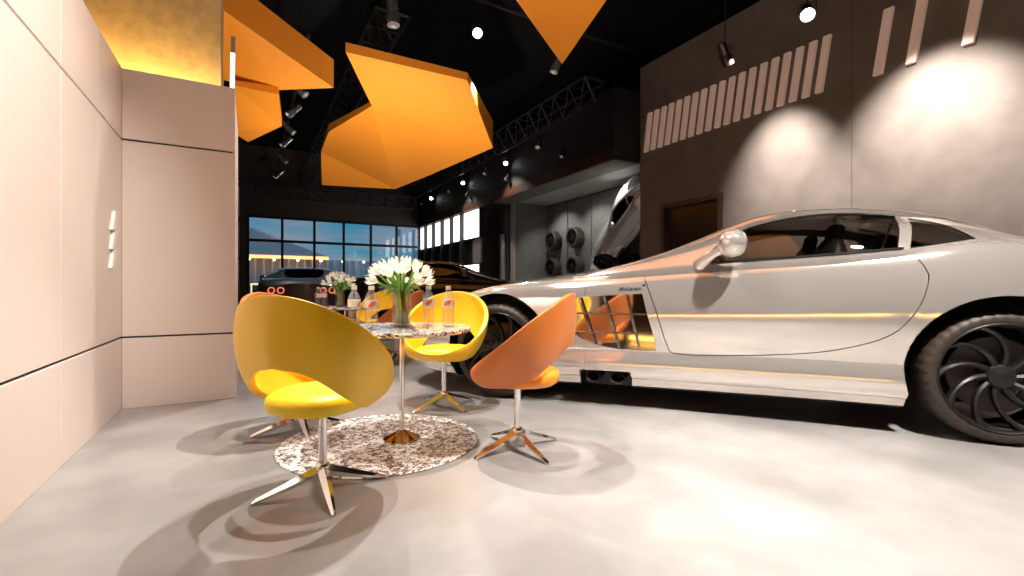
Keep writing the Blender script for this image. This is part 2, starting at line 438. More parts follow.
for z in (.6, 1.0):
    MB().tube([(0, 0, z), (6, 0, z)], .03, 6).build('rail', M['rail'], p)
def bush(x, y, r, h, label):
    m = MB(); rnd = random.Random(int(x*10+y))
    for k in range(16):
        a = rnd.uniform(0, 2*PI); q = rnd.uniform(0, r*.7); rr = rnd.uniform(.25, .5)*r
        m.lathe([(0, -rr), (rr*.7, -rr*.7), (rr, 0), (rr*.7, rr*.7), (0, rr)], 9, Matrix.Translation((q*math.cos(a), q*math.sin(a), h*rnd.uniform(.3, .9))))
    m.tube([(0, 0, 0), (0, 0, h*.5)], .08, 6)
    o = m.build('bush', M['bush'], None, ang=60); o.location = (x, y, -.12)
    tag(o, label, 'bush')
bush(.3, 22, .8, .9, 'round green bush outside the window at its left end')
bush(1.9, 23, .9, 1.0, 'round green bush outside the window behind dark grey car')
p = thing('garden_table', 'small lit white garden stand outside the left end of the window', 'stand', (.25, 18.4, -.12))
MB().box(-.18, -.15, 1.0, .18, .15, 1.05).build('top', M['stand_glow'], p, smooth=False)
for sx in (-.15, .15): MB().box(sx-.02, -.02, 0, sx+.02, .02, 1.0).build('leg', M['stand_glow'], p, smooth=False)

# ------------------------------------------------------------------ orange ceiling panels
def shard(name, under, top, label, faces=None):
    """folded panel: under = list of 3D points round the lower face, top = heights above"""
    k = len(under)
    vs = [Vector(v) for v in under] + [Vector((v[0], v[1], t)) for v, t in zip(under, top)]
    fs = list(faces) if faces else [tuple(range(k))]
    fs += [tuple(i+k for i in reversed(f)) for f in (faces or [tuple(range(k))])]
    fs += [(i, i+k, (i+1) % k+k, (i+1) % k) for i in range(k)]
    bm = MB(); bm.add(vs, fs)
    o = bm.build(name, M['orange'], None, smooth=False)
    tag(o, label, 'ceiling panel')
    return o
U = [(1.02,5.89,3.6),(1.53,6.78,3.35),(1.14,8.1,3.3),(1.16,9.18,3.25),(1.27,9.91,2.8),(2.63,9.58,2.8),(3.06,8.68,2.95),(3.55,6.97,3.1),(2.51,5.67,3.5)]
T = [3.72, 3.42, 3.43, 3.32, 2.95, 2.98, 3.09, 3.55, 3.6]
shard('ceiling_panel', U, T, 'large folded orange panel hanging from the ceiling over the middle of the room',
      [(0, 1, 8), (1, 7, 8), (1, 6, 7), (1, 3, 5), (1, 5, 6), (1, 2, 3), (3, 4, 5)])
U = [(-.19,5.44,3.5),(.87,5.79,3.1),(.31,6.17,3.1),(-.23,6.45,3.2),(-.9,6.0,3.4),(-.7,5.0,3.7)]
shard('ceiling_panel', U, [3.86, 3.43, 3.4, 3.45, 3.6, 4.0], 'bright orange panel with deep darker edge hanging beside the gold wall', [(0, 1, 2), (0, 2, 3), (0, 3, 4), (0, 4, 5)])
U = [(-.15,6.25,3.09),(.31,6.12,3.03),(.33,6.3,3.0),(.39,6.87,2.9),(.0,7.5,2.8),(-.18,7.2,2.82)]
shard('ceiling_panel', U, [3.15, 3.12, 3.1, 3.0, 2.95, 2.95], 'smaller orange panel low behind the bright one beside cream partition end', [(0, 1, 2), (0, 2, 3), (0, 3, 5), (3, 4, 5)])
U = [(3.34,4.7,3.5),(2.38,4.15,3.7),(.5,2.95,3.85),(-.2,1.2,3.7),(.9,-.5,3.6),(2.6,1.2,3.75),(3.18,3.7,3.7)]  # part over the camera is unseen, added for orange reflections in the car
shard('ceiling_panel', U, [3.53, 3.8, 4.05, 3.95, 3.85, 4.0, 3.8], 'orange panel with pointed tip hanging at the top centre near the camera', [(0, 1, 6), (1, 5, 6), (1, 2, 5), (2, 3, 5), (3, 4, 5)])
for x, y, z, l in ((1.3, 6.2, 3.6, ''), (2.2, 8.6, 3.1, ''), (.5, 5.75, 3.5, ''), (2.9, 4.1, 3.75, '')):
    o = MB().tube([(x, y, z+.25), (x, y, 5.2)], .006, 6).build('hanging_cable', M['truss'], None)
    tag(o, 'thin dark cable holding an orange ceiling panel, %s' % {1.3: 'at the big panel front', 2.2: 'at the big panel rear', .5: 'at the panel beside gold wall', 2.9: 'at the pointed panel'}[x], 'cable')

# ------------------------------------------------------------------ trusses
def truss(x, y0, y1, z, w, h, label, axis='y'):
    m = MB(); n = int(abs(y1-y0)/.45)
    P = lambda l, a, c: (x+a, l, z+c) if axis == 'y' else (l, x+a, z+c)
    for a, c in ((-w/2, 0), (w/2, 0), (0, -h)):
        m.tube([P(y0, a, c), P(y1, a, c)], .022, 6)
    for k in range(n+1):
        l = y0+(y1-y0)*k/n; l2 = y0+(y1-y0)*min(k+1, n)/n
        s = .012 if 0 < k < n else .024
        m.tube([P(l, -w/2, 0), P(l, w/2, 0)], s, 5); m.tube([P(l, -w/2, 0), P(l, 0, -h)], s, 5); m.tube([P(l, w/2, 0), P(l, 0, -h)], s, 5)
        if k < n:
            m.tube([P(l, -w/2, 0), P(l2, 0, -h)], .010, 5); m.tube([P(l, w/2, 0), P(l2, 0, -h)], .010, 5); m.tube([P(l, -w/2, 0), P(l2, w/2, 0)], .010, 5)
    o = m.build('lighting_truss', M['truss'], None)
    return tag(o, label, 'truss')
truss(1.62, 6.0, 16.5, 4.3, .44, .38, 'black triangular lighting truss running above the large orange panel')
truss(5.05, 6.15, 16.5, 4.25, .44, .38, 'black triangular lighting truss running beside the dark soffit')
truss(15.6, .2, 4.9, 3.83, .4, .36, 'black triangular lighting truss crossing in front of the window wall', 'x')
o = MB().tube([(-.2, 6.25, 5.0), (5.9, 6.25, 5.0)], .03, 8).build('ceiling_pipe', M['truss'], None)
tag(o, 'thin grey pipe running across the black ceiling', 'pipe')
o = MB().tube([(.72, 6.9, 4.2), (.72, 16.4, 4.2)], .025, 8).build('lighting_track', M['truss'], None)
tag(o, 'dark lighting track holding spotlights at the left of the truss', 'track')

# ------------------------------------------------------------------ spotlights
def spot_fixture(loc, aim, label, lit, silver=False, top=4.6, r=.05, L=.22, group='spotlights under the ceiling', lens=None):
    t = thing('spotlight', label, 'spotlight', loc, 0, group)
    d = (Vector(aim)-Vector(loc)).normalized()
    q = d.to_track_quat('Z', 'Y').to_matrix().to_4x4()
    hm = M['can_silver'] if silver else M['can_dark']
    m = MB(); m.lathe([(r*.55, -L*.55), (r*.8, -L*.5), (r*.8, 0), (r*.86, .005), (r, L*.1), (r, L*.45), (r*.92, L*.45), (r*.88, L*.38)], 20, q)
    m.build('housing', hm, t)
    MB().lathe([(0, L*.36), (r*.87, L*.375), (r*.87, L*.39), (0, L*.40)], 20, q).build('lens', M['lens_on'] if lit else M['lens_off'], t)
    b = MB(); sx = Vector((q[0][0], q[1][0], q[2][0]))*r*1.12
    b.tube([sx, sx+Vector((0, 0, .09)), -sx+Vector((0, 0, .09)), -sx], .007, 6)
    b.build('bracket', M['can_dark'], t)
    MB().tube([(0, 0, .09), (0, 0, top-loc[2])], .008, 6).build('stem', M['can_dark'], t)
    return t
spot_fixture((1.51, 5.6, 4.05), (1.6, 5.2, 0), 'silver can spotlight at the end of the truss above the large orange panel', False, True, 5.2, .075, .32)
spot_fixture((2.8, 5.98, 4.35), (.8, 1.0, .7), 'bright round spotlight facing the camera between the two nearest orange panels', True, False, 5.2, .07)
spot_fixture((3.55, 5.1, 3.75), (3.0, 5.3, 2.0), 'can spotlight hanging just beside the tip of the pointed orange panel', False, True, 5.2, .055, .34)
spot_fixture((5.0, 3.67, 3.57), (6.0, 3.67, 2.0), 'can spotlight aimed at the concrete wall above the nineteen slanted bars', False, False, 5.2, .07, .28)
spot_fixture((5.0, 2.72, 3.6), (2.2, 1.0, .4), 'bright round spotlight near the concrete wall above the silver car', True, False, 5.2, .07)
for k, (x, y, z) in enumerate([(.66, 7.6, 3.72), (.67, 8.7, 3.75), (.68, 10.0, 3.85), (.7, 11.0, 3.85), (.71, 12.4, 3.85), (.72, 14.2, 3.85)]):
    w_ = ['nearest', 'second nearest', 'third nearest', 'third farthest', 'second farthest', 'farthest'][k]
    spot_fixture((x, y, z), (x+1.2*(-1 if k % 2 else 1), y-.6, z-1.4), 'small can spotlight in the row left of the truss, %s' % w_, False, True, 4.2, .06, .30, 'spotlights in the row left of the truss')
for k, (y, z, lit) in enumerate([(9.79, 3.76, 1), (12.32, 3.79, 1), (14.94, 3.79, 1), (10.9, 3.78, 0), (13.36, 3.76, 0), (15.9, 3.79, 0), (8.36, 3.8, 0)]):
    w_ = ['nearest lit one', 'middle lit one', 'farthest lit one', 'dark, second nearest', 'dark, third nearest', 'dark, farthest', 'dark, nearest'][k]
    spot_fixture((5.33, y, z), (3.4 if lit else 4.0, y-3.2 if lit else y-1.0, 1.0), 'small spotlight in front of the dark soffit, %s' % w_, bool(lit), not lit, 4.2, .055, .22, 'spotlights along the dark soffit')
for k, (y, z) in enumerate([(7.48, 3.41), (9.74, 3.42), (12.03, 3.43)]):
    spot_fixture((5.33, y, z-.05), (4.0, y-.5, 1.5), 'faint black spotlight fixed low on the dark soffit, %s' % ['nearest', 'middle', 'farthest'][k], False, False, z+.15, .05, .16, 'faint spotlights fixed on the soffit face')

# ------------------------------------------------------------------ bits on the cream walls
for k in range(3):
    z0 = .885+.112*k; y0 = 3.57+.012*k
    m = MB()
    poly = [(y0-.085, z0), (y0-.02, z0), (y0+.045, z0+.118), (y0-.02, z0+.118)]
    m.prism(poly, 'x', -.70, -.682)
    o = m.build('wall_relief', M['white'], None, smooth=False)
    tag(o, 'small slanted white relief block on cream wall, %s of the three' % ['lowest', 'middle', 'topmost'][k], 'wall relief', 'slanted relief blocks on the cream wall')
for k, (x, y, z0, z1) in enumerate([(-.885, 3.36, 2.172, 2.95), (-.885, 3.13, 2.172, 2.95), (-.15, 5.0, 2.2, 2.74)]):
    m = MB()
    if k < 2:
        m.prism([(y+.03, z0), (y-.04, z0), (y-.22, z1), (y-.15, z1)], 'x', x-.02, x+.02)
    else:
        m.prism([(y-.03, z0-2.2), (y+.03, z0-2.2), (y+.03, z1), (y-.03, z1)], 'x', x-.02, x+.02)
    if k == 2: continue
    o = m.build('slanted_bar', M['light_face'], None, smooth=False)  # emission stands in for cove light on white painted bars
    tag(o, 'slanted white bar rising above the top of the cream wall, %s' % ['nearer the gold wall', 'farther from the gold wall'][k], 'bar', 'slanted white bars above the cream wall')
m = MB().prism([(-.125, 2.171), (-.095, 2.171), (-.09, 2.62), (-.12, 2.62)], 'y', 4.30, 4.33)
t = thing('slanted_bar', 'thin white bar with brown tip standing on the end of the cream partition', 'bar', (0, 0, 0))
m.build('bar', M['light_face'], t, smooth=False)  # white paint given a glow in place of the cove light
MB().prism([(-.12, 2.62), (-.09, 2.62), (-.087, 2.75), (-.117, 2.75)], 'y', 4.30, 4.33).build('tip', M['greige'], t, smooth=False)

# ------------------------------------------------------------------ unseen curved counter, added for its light strip's reflection in the car door
t = thing('mirrored_counter', 'dark curved counter added for its reflection, warm light strip along its foot', 'counter', (-1.75, -1.35, 0))
def arc(r0, r1, z0, z1, a0=-1.3, a1=1.3, n=40):
    m = MB(); vs = []
    for i in range(n+1):
        a = a0+(a1-a0)*i/n
        for r, z in ((r0, z0), (r1, z0), (r1, z1), (r0, z1)): vs.append((r*math.cos(a), r*math.sin(a), z))
    fs = [(4*i+j, 4*i+(j+1) % 4, 4*i+4+(j+1) % 4, 4*i+4+j) for i in range(n) for j in range(4)] + [(3, 2, 1, 0), (4*n, 4*n+1, 4*n+2, 4*n+3)]
    return m.add(vs, fs)
arc(1.3, 1.6, .12, 1.0).build('body', M['dark_brown'], t); arc(1.25, 1.7, 1.0, 1.05).build('top', M['greige'], t)
arc(1.3, 1.56, 0, .12).build('plinth', M['frame'], t); arc(1.56, 1.61, .03, .07).build('light_strip', pm('counter_led', (1, .7, .3), .5, emit=(1, .55, .12), es=5), t)

# ------------------------------------------------------------------ chairs
def chair_tables(phi):
    a = abs(((phi+PI) % (2*PI))-PI); dg = math.degrees(a)
    cx = lambda tab: herm(tab, dg)
    inx = cx([(0,.165),(45,.125),(90,0),(115,-.10),(140,-.18),(180,-.252)])
    iny = cx([(0,0),(45,.130),(90,.176),(115,.192),(140,.155),(160,.085),(180,0)])
    inz = cx([(0,.330),(45,.328),(90,.335),(115,.375),(140,.445),(160,.490),(180,.508)])
    mx = cx([(0,.198),(45,.148),(90,-.025),(115,-.125),(140,-.205),(180,-.272)])
    my = cx([(0,0),(45,.182),(90,.246),(115,.240),(140,.184),(160,.103),(180,0)])
    mz = cx([(0,.348),(45,.372),(90,.445),(115,.495),(140,.560),(160,.605),(180,.628)])
    sg = 1 if math.sin(phi) >= 0 else -1
    c, s_ = math.cos(phi), math.sin(phi)
    rim = Vector((-.030+.300*c*.777, .270*s_, .558-.300*c*.629))
    return rim, Vector((mx, my*sg, mz)), Vector((inx, iny*sg, inz))
def make_chair(name, label, shellm, seatm, loc, rz, group):
    t = thing(name, label, 'chair', loc, rz, group)
    n = 72; k = 12; vs = []; fs = []
    for i in range(n):
        p0, p1, p2 = chair_tables(2*PI*i/n)
        for j in range(k+1):
            u = j/k
            vs.append(p0*(2*(u-.5)*(u-1)) + p1*(4*u*(1-u)) + p2*(2*u*(u-.5)))
    for i in range(n):
        for j in range(k):
            a = i*(k+1)+j; b = ((i+1) % n)*(k+1)+j
            fs.append((a, b, b+1, a+1))
    me = bpy.data.meshes.new('shell'); me.from_pydata([tuple(v) for v in vs], [], fs)
    bm = bmesh.new(); bm.from_mesh(me); bmesh.ops.smooth_vert(bm, verts=[v for v in bm.verts if not v.is_boundary], factor=.5, use_axis_x=True, use_axis_y=True, use_axis_z=True); bm.to_mesh(me); bm.free()
    o = link('shell', me, shellm, t, ang=80)
    sd = o.modifiers.new('solid', 'SOLIDIFY'); sd.thickness = .026; sd.offset = 0
    bv = o.modifiers.new('bevel', 'BEVEL'); bv.width = .011; bv.segments = 3; bv.limit_method = 'ANGLE'; bv.angle_limit = 1.0
    # cushion: rounded pad, slightly dished
    vs = []; prof = [(0, .316), (.55, .316), (.86, .321), (.97, .335), (1.0, .356), (.97, .376), (.88, .388), (.6, .391), (.3, .387), (0, .385)]
    n = 48; m = MB()
    ring = []
    for (q, z) in prof:
        for i in range(n):
            a = 2*PI*i/n; e = 2.5
            c, s_ = math.cos(a), math.sin(a)
            rr = 1/((abs(c)**e+abs(s_)**e)**(1/e))
            wid = .178 - .012*(-c if c < 0 else 0)
            vs.append((q*rr*c*.190-.012, q*rr*s_*wid, z))
    fs = [(i*n+j, i*n+(j+1) % n, (i+1)*n+(j+1) % n, (i+1)*n+j) for i in range(len(prof)-1) for j in range(n)]
    m.add(vs, fs); m.build('seat', seatm, t, ang=80)
    MB().lathe([(.055, .315), (.055, .303), (.017, .293), (.0155, .288), (.0155, .11), (.024, .105), (.026, .095), (.02, .07), (.0, .068)], 24).build('pole', M['chrome'], t, ang=50)
    for q in range(4):
        a = q*PI/2
        c, s_ = math.cos(a), math.sin(a); l = MB()
        # blade leg: wide ridge sloping down from hub to toe
        secs = [(.0, .014, .062, .108), (.03, .018, .054, .096), (.12, .014, .030, .059), (.225, .008, .003, .019), (.238, .006, .0, .010)]
        vs = []
        for (r, w, z0, z1) in secs:
            for (b, z) in ((-w, z0+.002), (w, z0+.002), (w*1.15, (z0+z1)/2), (0, z1), (-w*1.15, (z0+z1)/2)):
                vs.append((r*c-b*s_, r*s_+b*c, z))
        fs = [(i*5+j, i*5+(j+1) % 5, (i+1)*5+(j+1) % 5, (i+1)*5+j) for i in range(4) for j in range(5)]
        fs += [(4, 3, 2, 1, 0), tuple(20+j for j in range(5))]
        l.add(vs, fs); lo = l.build('leg', M['chrome'], t, ang=30)
        lo.rotation_euler = (0, 0, 0)
    return t
TAB = (.682, 2.358)
def face(p, q=TAB, off=0): return math.atan2(q[1]-p[1], q[0]-p[0]) + math.radians(off)
ch = []
def place(p, label, sm, cm, off=0, q=TAB, legrot=None, group='tub chairs around the near table'):
    rz = face(p, q, off)
    t = make_chair('tub_chair', label, sm, cm, (p[0], p[1], 0), rz, group)
    if legrot is not None:
        for c in t.children:
            if c.name.startswith('leg'): c.rotation_euler = (0, 0, legrot-rz)
    return t
def legang(r1, d1):   # leg direction given as right/forward offset seen from the camera
    a = math.radians(29.32); ca, sa = math.cos(a), math.sin(a)
    return math.atan2(-sa*r1+ca*d1, ca*r1+sa*d1)
place((.248, 1.91), 'yellow leather tub chair nearest the camera with open back turned to viewer', M['yellow'], M['seat_yellow'], 0, legrot=legang(-.204, -.119))
place((.248, 2.783), 'orange leather tub chair half hidden behind the nearest yellow chair', M['amber'], M['seat_amber'], 0, legrot=legang(-.195, -.132))
place((1.105, 2.866), 'yellow leather tub chair facing camera behind the round table by the front wheel', M['yellow'], M['seat_yellow'], 0, legrot=legang(-.16, -.16))
place((1.119, 1.941), 'orange leather tub chair in front of the silver car, seen from the side', M['amber'], M['seat_amber'], 0, legrot=legang(-.195, -.136))
TAB2 = (.9, 5.23)
place((1.36, 4.9), 'orange leather tub chair at the far table, its back to the silver car', M['amber'], M['seat_amber'], 0, TAB2, group='tub chairs around the far table')
place((1.38, 5.75), 'yellow leather tub chair facing camera at the far table', M['yellow'], M['seat_yellow'], 0, TAB2, group='tub chairs around the far table')

# ------------------------------------------------------------------ tables and rug
def make_table(loc, label):
    t = thing('round_table', label, 'table', (*loc, 0), 0)
    MB().lathe([(0, .548), (.335, .548), (.348, .552), (.350, .560), (.350, .566), (.346, .571), (0, .571)], 72).build('tabletop', M['terrazzo'], t, ang=30)
    MB().lathe([(0, .538), (.07, .538), (.075, .548), (0, .548)], 24).build('mounting_plate', M['chrome'], t)
    MB().lathe([(.0125, .54), (.0125, .045)], 20).build('pole', M['chrome'], t)
    MB().lathe([(0, .0075), (.093, .0075), (.093, .012), (.075, .018), (.035, .038), (.016, .05), (0, .05)], 24).build('base', M['bronze'], t, ang=25)
    return t
o = MB().lathe([(0, .0005), (.478, .0005), (.482, .004), (.478, .0075), (0, .0075)], 96).build('round_rug', M['rug'], None, ang=30)
o.location = (.585, 2.385, 0); tag(o, 'round brown and white speckled rug under the near table', 'rug')
make_table(TAB, 'round speckled marble table on thin chrome pole, nearest one with four bottles')
make_table(TAB2, 'round speckled marble table farther back near the window')

# ------------------------------------------------------------------ bottles
TZ = .571
def make_bottle(loc, label, group):
    t = thing('water_bottle', label, 'bottle', loc, random.uniform(0, 6), group)
    prof = [(0, 0), (.024, 0), (.030, .004), (.0305, .015)]
    z = .02
    for k in range(5): prof += [(.0305, z), (.0285, z+.006), (.0305, z+.012)]; z += .015
    prof += [(.0308, .10), (.0308, .140), (.029, .152), (.022, .170), (.014, .182), (.0115, .190), (.0115, .196)]
    MB().lathe(prof, 28).build('bottle_body', M['bottle'], t, ang=60)
    MB().lathe([(0, .19), (.0138, .19), (.014, .195), (.014, .207), (.0125, .209), (0, .209)], 20).build('cap', M['cap'], t)
    MB().lathe([(.0312, .102), (.0314, .102), (.0314, .140), (.0312, .140)], 32).build('paper_label', M['labelw'], t)
    l = MB()
    for q in range(2):
        vs = []; fs = []
        for i in range(9):
            a = q*PI + i/8*1.15; h = .010+.010*math.sin(i/8*PI); zc = .112+.018*i/8
            for zz in (zc-h*.6, zc+h*.6): vs.append((.0318*math.cos(a), .0318*math.sin(a), zz))
        for i in range(8): fs.append((2*i, 2*i+2, 2*i+3, 2*i+1))
        l.add(vs, fs)
    l.build('label_print', M['labelr'], t)
    return t
B = 'clear bottle with white label on near table, %s'
for (x, y), w_ in (((.475, 2.50), 'back one of left pair'), ((.52, 2.315), 'nearer one of the left pair'), ((.845, 2.42), 'left one of right pair'), ((.905, 2.285), 'rightmost of the four')):
    make_bottle((x, y, TZ), B % w_, 'water bottles on the near table')
for (x, y), w_ in (((.63, 5.21), 'left one of the pair'), ((.69, 5.23), 'right one of the pair')):
    make_bottle((x, y, TZ), 'clear bottle with white label on far table, %s' % w_, 'water bottles on the far table')

# ------------------------------------------------------------------ vases with tulips
def make_vase(loc, label, r, h):
    t = thing('glass_vase', label, 'vase', loc)
    MB().lathe([(0, 0), (r, 0), (r+.001, .003), (r, h), (r-.003, h), (r-.003, .010), (0, .010)], 36).build('glass_body', M['vase_glass'], t, ang=40)
    return t
def tulip(base, mid, head, leafy, label, group, s=1.0):
    t = thing('tulip', label, 'flower', base, 0, group)
    b = Vector(base)
    pts = catmull([Vector((0, 0, 0)), Vector(mid)-b, Vector(head)-b], 6)
    MB().tube(pts, .0036*s, 7).build('stem', M['stem'], t)
    d = (pts[-1]-pts[-3]).normalized(); q = d.to_track_quat('Z', 'Y').to_matrix().to_4x4(); q.translation = pts[-1]
    f = MB()
    for k in range(6):
        a0 = k*PI/3; out = 1.0 if k % 2 else .86
        vs = []; fs = []; nu, nv = 7, 5
        for i in range(nu):
            u = i/(nu-1)
            rr = (.0165*math.sin(min(1, u*1.25)*PI*.5) + .004*u*u)*out*s*(1 if u < .8 else 1-.35*(u-.8)/.2)
            wdt = math.sin(PI*(u*.93+.07)**.8)*.62
            for j in range(nv):
                v = (j/(nv-1)-.5)*2
                a = a0 + v*wdt
                vs.append((rr*math.cos(a), rr*math.sin(a), u*.046*s*(1-.08*v*v)))
        for i in range(nu-1):
            for j in range(nv-1): fs.append((i*nv+j, i*nv+j+1, (i+1)*nv+j+1, (i+1)*nv+j))
        f.add(vs, fs, q)
    f.build('bloom', M['petal'], t, ang=70, fix=False)
    if leafy:
        lf = MB(); vs = []; fs = []
        side = Vector((-d.y, d.x, 0)); side = side.normalized() if side.length > .01 else Vector((1, 0, 0))
        outd = Vector((leafy[0], leafy[1], 0)).normalized(); sd = Vector((-outd.y, outd.x, 0))
        st = pts[len(pts)//2]
        for i in range(9):
            u = i/8; c = st + outd*(leafy[2]*u) + Vector((0, 0, leafy[3]*(u-u*u*leafy[4])))
            w_ = .011*math.sin(PI*min(1, u*.95+.05))*s
            vs += [tuple(c-sd*w_), tuple(c-Vector((0, 0, .003))), tuple(c+sd*w_)]
        for i in range(8):
            fs += [(3*i, 3*i+3, 3*i+4, 3*i+1), (3*i+1, 3*i+4, 3*i+5, 3*i+2)]
        lf.add(vs, fs); lf.build('leaf', M['leaf'], t, ang=80)
    return t
def bouquet(vx, vy, r, h, n, zt, spread, seed, label, group, s=1.0):
    rnd = random.Random(seed)
    for k in range(n):
        a = 2.4*k; q = math.sqrt((k+.5)/n)
        b = (vx+math.cos(a+1.2)*r*.75*q, vy+math.sin(a+1.2)*r*.75*q, TZ+.014)
        md = (vx+math.cos(a)*r*.85*q, vy+math.sin(a)*r*.85*q, TZ+h*.95)
        hd = (vx+math.cos(a)*spread*q, vy+math.sin(a)*spread*q, zt-.085*q*q*q+rnd.uniform(-.018, .018))
        leafy = (math.cos(a), math.sin(a), spread*.75*rnd.uniform(.7, 1.1), .09, rnd.uniform(.4, 1.3)) if k % 2 == 0 else None
        tulip(b, md, hd, leafy, label, group, s)
make_vase((.69, 2.39, TZ), 'tall clear cylinder vase holding white tulips on the near table', .046, .185)
bouquet(.69, 2.39, .046, .185, 26, .865, .135, 3, 'white tulip on green stem in the glass vase on the near table', 'white tulips in the near vase', 1.5)
make_vase((.85, 5.26, TZ), 'clear cylinder vase holding white tulips on the far table', .046, .185)
bouquet(.85, 5.26, .046, .185, 20, .87, .135, 5, 'white tulip on green stem in the glass vase on the far table', 'white tulips in the far vase', 1.5)

# ------------------------------------------------------------------ sports cars
# car space: +x forward, +y left side, z up; axles at x = 1.33 and x = -1.37
W_T = [(-2.34,.66),(-2.25,.80),(-2.1,.885),(-1.8,.945),(-1.37,.965),(-1.15,.955),(-1.0,.935),(-.6,.908),(0,.898),(.4,.905),(.7,.918),(1.0,.942),(1.33,.955),(1.7,.92),(1.95,.84),(2.12,.73),(2.25,.56),(2.33,.36)]
ZS_T = [(-2.34,.80),(-2.1,.90),(-1.8,.955),(-1.5,.99),(-1.27,.995),(-.97,.968),(-.66,.947),(-.3,.927),(.06,.902),(.35,.876),(.6,.85),(.98,.818),(1.32,.782),(1.6,.725),(1.9,.635),(2.1,.56),(2.25,.50),(2.33,.46)]
ZH_T = [(-2.34,.86),(-2.1,.96),(-1.8,1.0),(-1.4,1.0),(-.97,.95),(0,.93),(.45,.945),(.69,.918),(1.12,.862),(1.3,.838),(1.73,.748),(2.0,.665),(2.2,.57),(2.33,.50)]
ZB_T = [(-2.34,.34),(-2.1,.20),(-1.8,.14),(1.8,.12),(2.1,.14),(2.33,.22)]
def body_half(s):
    w = herm(W_T, s); zs = herm(ZS_T, s); zh = herm(ZH_T, s); zb = herm(ZB_T, s)
    def zz(z): return z if z <= .40 else .40+(z-.40)*(zs-.40)/.47
    lo = lambda z: max(z, zb+.01)
    P = [(0, zb), (w*.6, zb), (w-.08, zb+.006), (w-.035, lo(.19)), (w-.014, lo(.215)), (w-.008, lo(.29)), (w-.022, max(.365, zb+.03)), (w-.026, max(.385, zb+.04)),
         (w-.010, zz(.50)), (w, zz(.62)), (w-.010, zz(.72)), (w-.036, zz(.805)), (w-.075, zs-.012), (w-.14, zs+.012),
         (w*.62, zs+.35*(zh-zs)+.018), (w*.34, zs+.8*(zh-zs)+.012), (0, zh)]
    return P
def make_body():
    st = []
    x = -2.34
    while x < 2.331: st.append(x); x += .0467
    rings = []
    for s in st:
        P = catmull([Vector((a, b)) for a, b in body_half(s)], 3)
        ring = [(s, p[0], p[1]) for p in P] + [(s, -p[0], p[1]) for p in reversed(P[1:-1])]
        rings.append(ring)
    n = len(rings[0]); m = MB(); vs = [p for r in rings for p in r]
    k = len(rings)
    fs = [(i*n+j, (i+1)*n+j, (i+1)*n+(j+1) % n, i*n+(j+1) % n) for i in range(k-1) for j in range(n)]
    c0 = len(vs); vs.append((st[0]-.02, 0, .55)); c1 = len(vs); vs.append((st[-1]+.03, 0, .35))
    fs += [(c0, j, (j+1) % n) for j in range(n)] + [(c1, (k-1)*n+(j+1) % n, (k-1)*n+j) for j in range(n)]
    m.add(vs, fs)
    return m.mesh('body')
ZE_T = [(-2.0,.93),(-1.8,.995),(-1.6,1.062),(-1.42,1.125),(-1.25,1.178),(-1.065,1.216),(-.97,1.228),(-.77,1.246),(-.565,1.246),(-.345,1.220),(-.17,1.160),(.01,1.080),(.24,.988),(.40,.938),(.62,.885),(.8,.83)]
WE_T = [(-2.0,.46),(-1.6,.50),(-1.42,.53),(-1.25,.55),(-.97,.575),(-.77,.58),(-.565,.585),(-.345,.60),(-.17,.63),(.01,.665),(.24,.73),(.40,.765),(.62,.80),(.8,.82)]
WB_T = [(-2.0,.66),(-1.6,.76),(-1.3,.83),(-1.0,.86),(-.6,.848),(0,.838),(.4,.842),(.62,.845),(.8,.845)]
ZC_T = [(-2.0,.02),(-1.6,.03),(-1.2,.035),(-.8,.025),(-.4,.03),(0,.055),(.4,.05),(.62,.03),(.8,.02)]
def cabin_half(s):
    ze = herm(ZE_T, s); we = herm(WE_T, s); wb_ = herm(WB_T, s); c = herm(ZC_T, s); zs = herm(ZS_T, s)
    z0 = zs-.06
    t = max(.0, min(1, (ze-zs)/.3))
    mid = (wb_+we)/2 + .035*t + .0
    return [(wb_+.012, z0), (wb_+.004, zs+.012*t), (mid+.012, zs+(ze-zs)*.55), (we+.030, ze-.035*t-.004), (we, ze-.002), (we-.05, ze+.25*c), (we*.5, ze+.8*c), (0, ze+c)]
def make_cabin(off=0.0, thick=.016):
    st = [-2.0+.04*i for i in range(71)]
    rings = []
    for s in st:
        P = catmull([Vector((a, b)) for a, b in cabin_half(s)], 4)
        ring = [(s, p[0], p[1]) for p in P] + [(s, -p[0], p[1]) for p in reversed(P[:-1])]
        rings.append(ring)
    n = len(rings[0]); k = len(rings)
    V = [[Vector(p) for p in r] for r in rings]
    # outward normals
    Nn = [[None]*n for _ in range(k)]
    for i in range(k):
        for j in range(n):
            a = V[min(i+1, k-1)][j]-V[max(i-1, 0)][j]; b = V[i][min(j+1, n-1)]-V[i][max(j-1, 0)]
            nn = a.cross(b); nn.normalize()
            if nn.dot(Vector((0, V[i][j].y, V[i][j].z-.8))) < 0: nn = -nn
            Nn[i][j] = nn
    vs = [tuple(V[i][j]-Nn[i][j]*off) for i in range(k) for j in range(n)] + [tuple(V[i][j]-Nn[i][j]*(off+thick)) for i in range(k) for j in range(n)]
    o = k*n
    fs = []
    for i in range(k-1):
        for j in range(n-1):
            a, b, c, d = i*n+j, (i+1)*n+j, (i+1)*n+j+1, i*n+j+1
            fs.append((a, b, c, d)); fs.append((d+o, c+o, b+o, a+o))
    for i in range(k-1):
        for j in (0, n-1):
            a, b = i*n+j, (i+1)*n+j; fs.append((a, b, b+o, a+o))
    for j in range(n-1):
        for i in (0, k-1):
            a, b = i*n+j, i*n+j+1; fs.append((a, b, b+o, a+o))
    m = MB(); m.add(vs, fs)
    return m.mesh('cabin')
def smooth_poly(p, n=4): return [tuple(v) for v in catmull(p, n)]
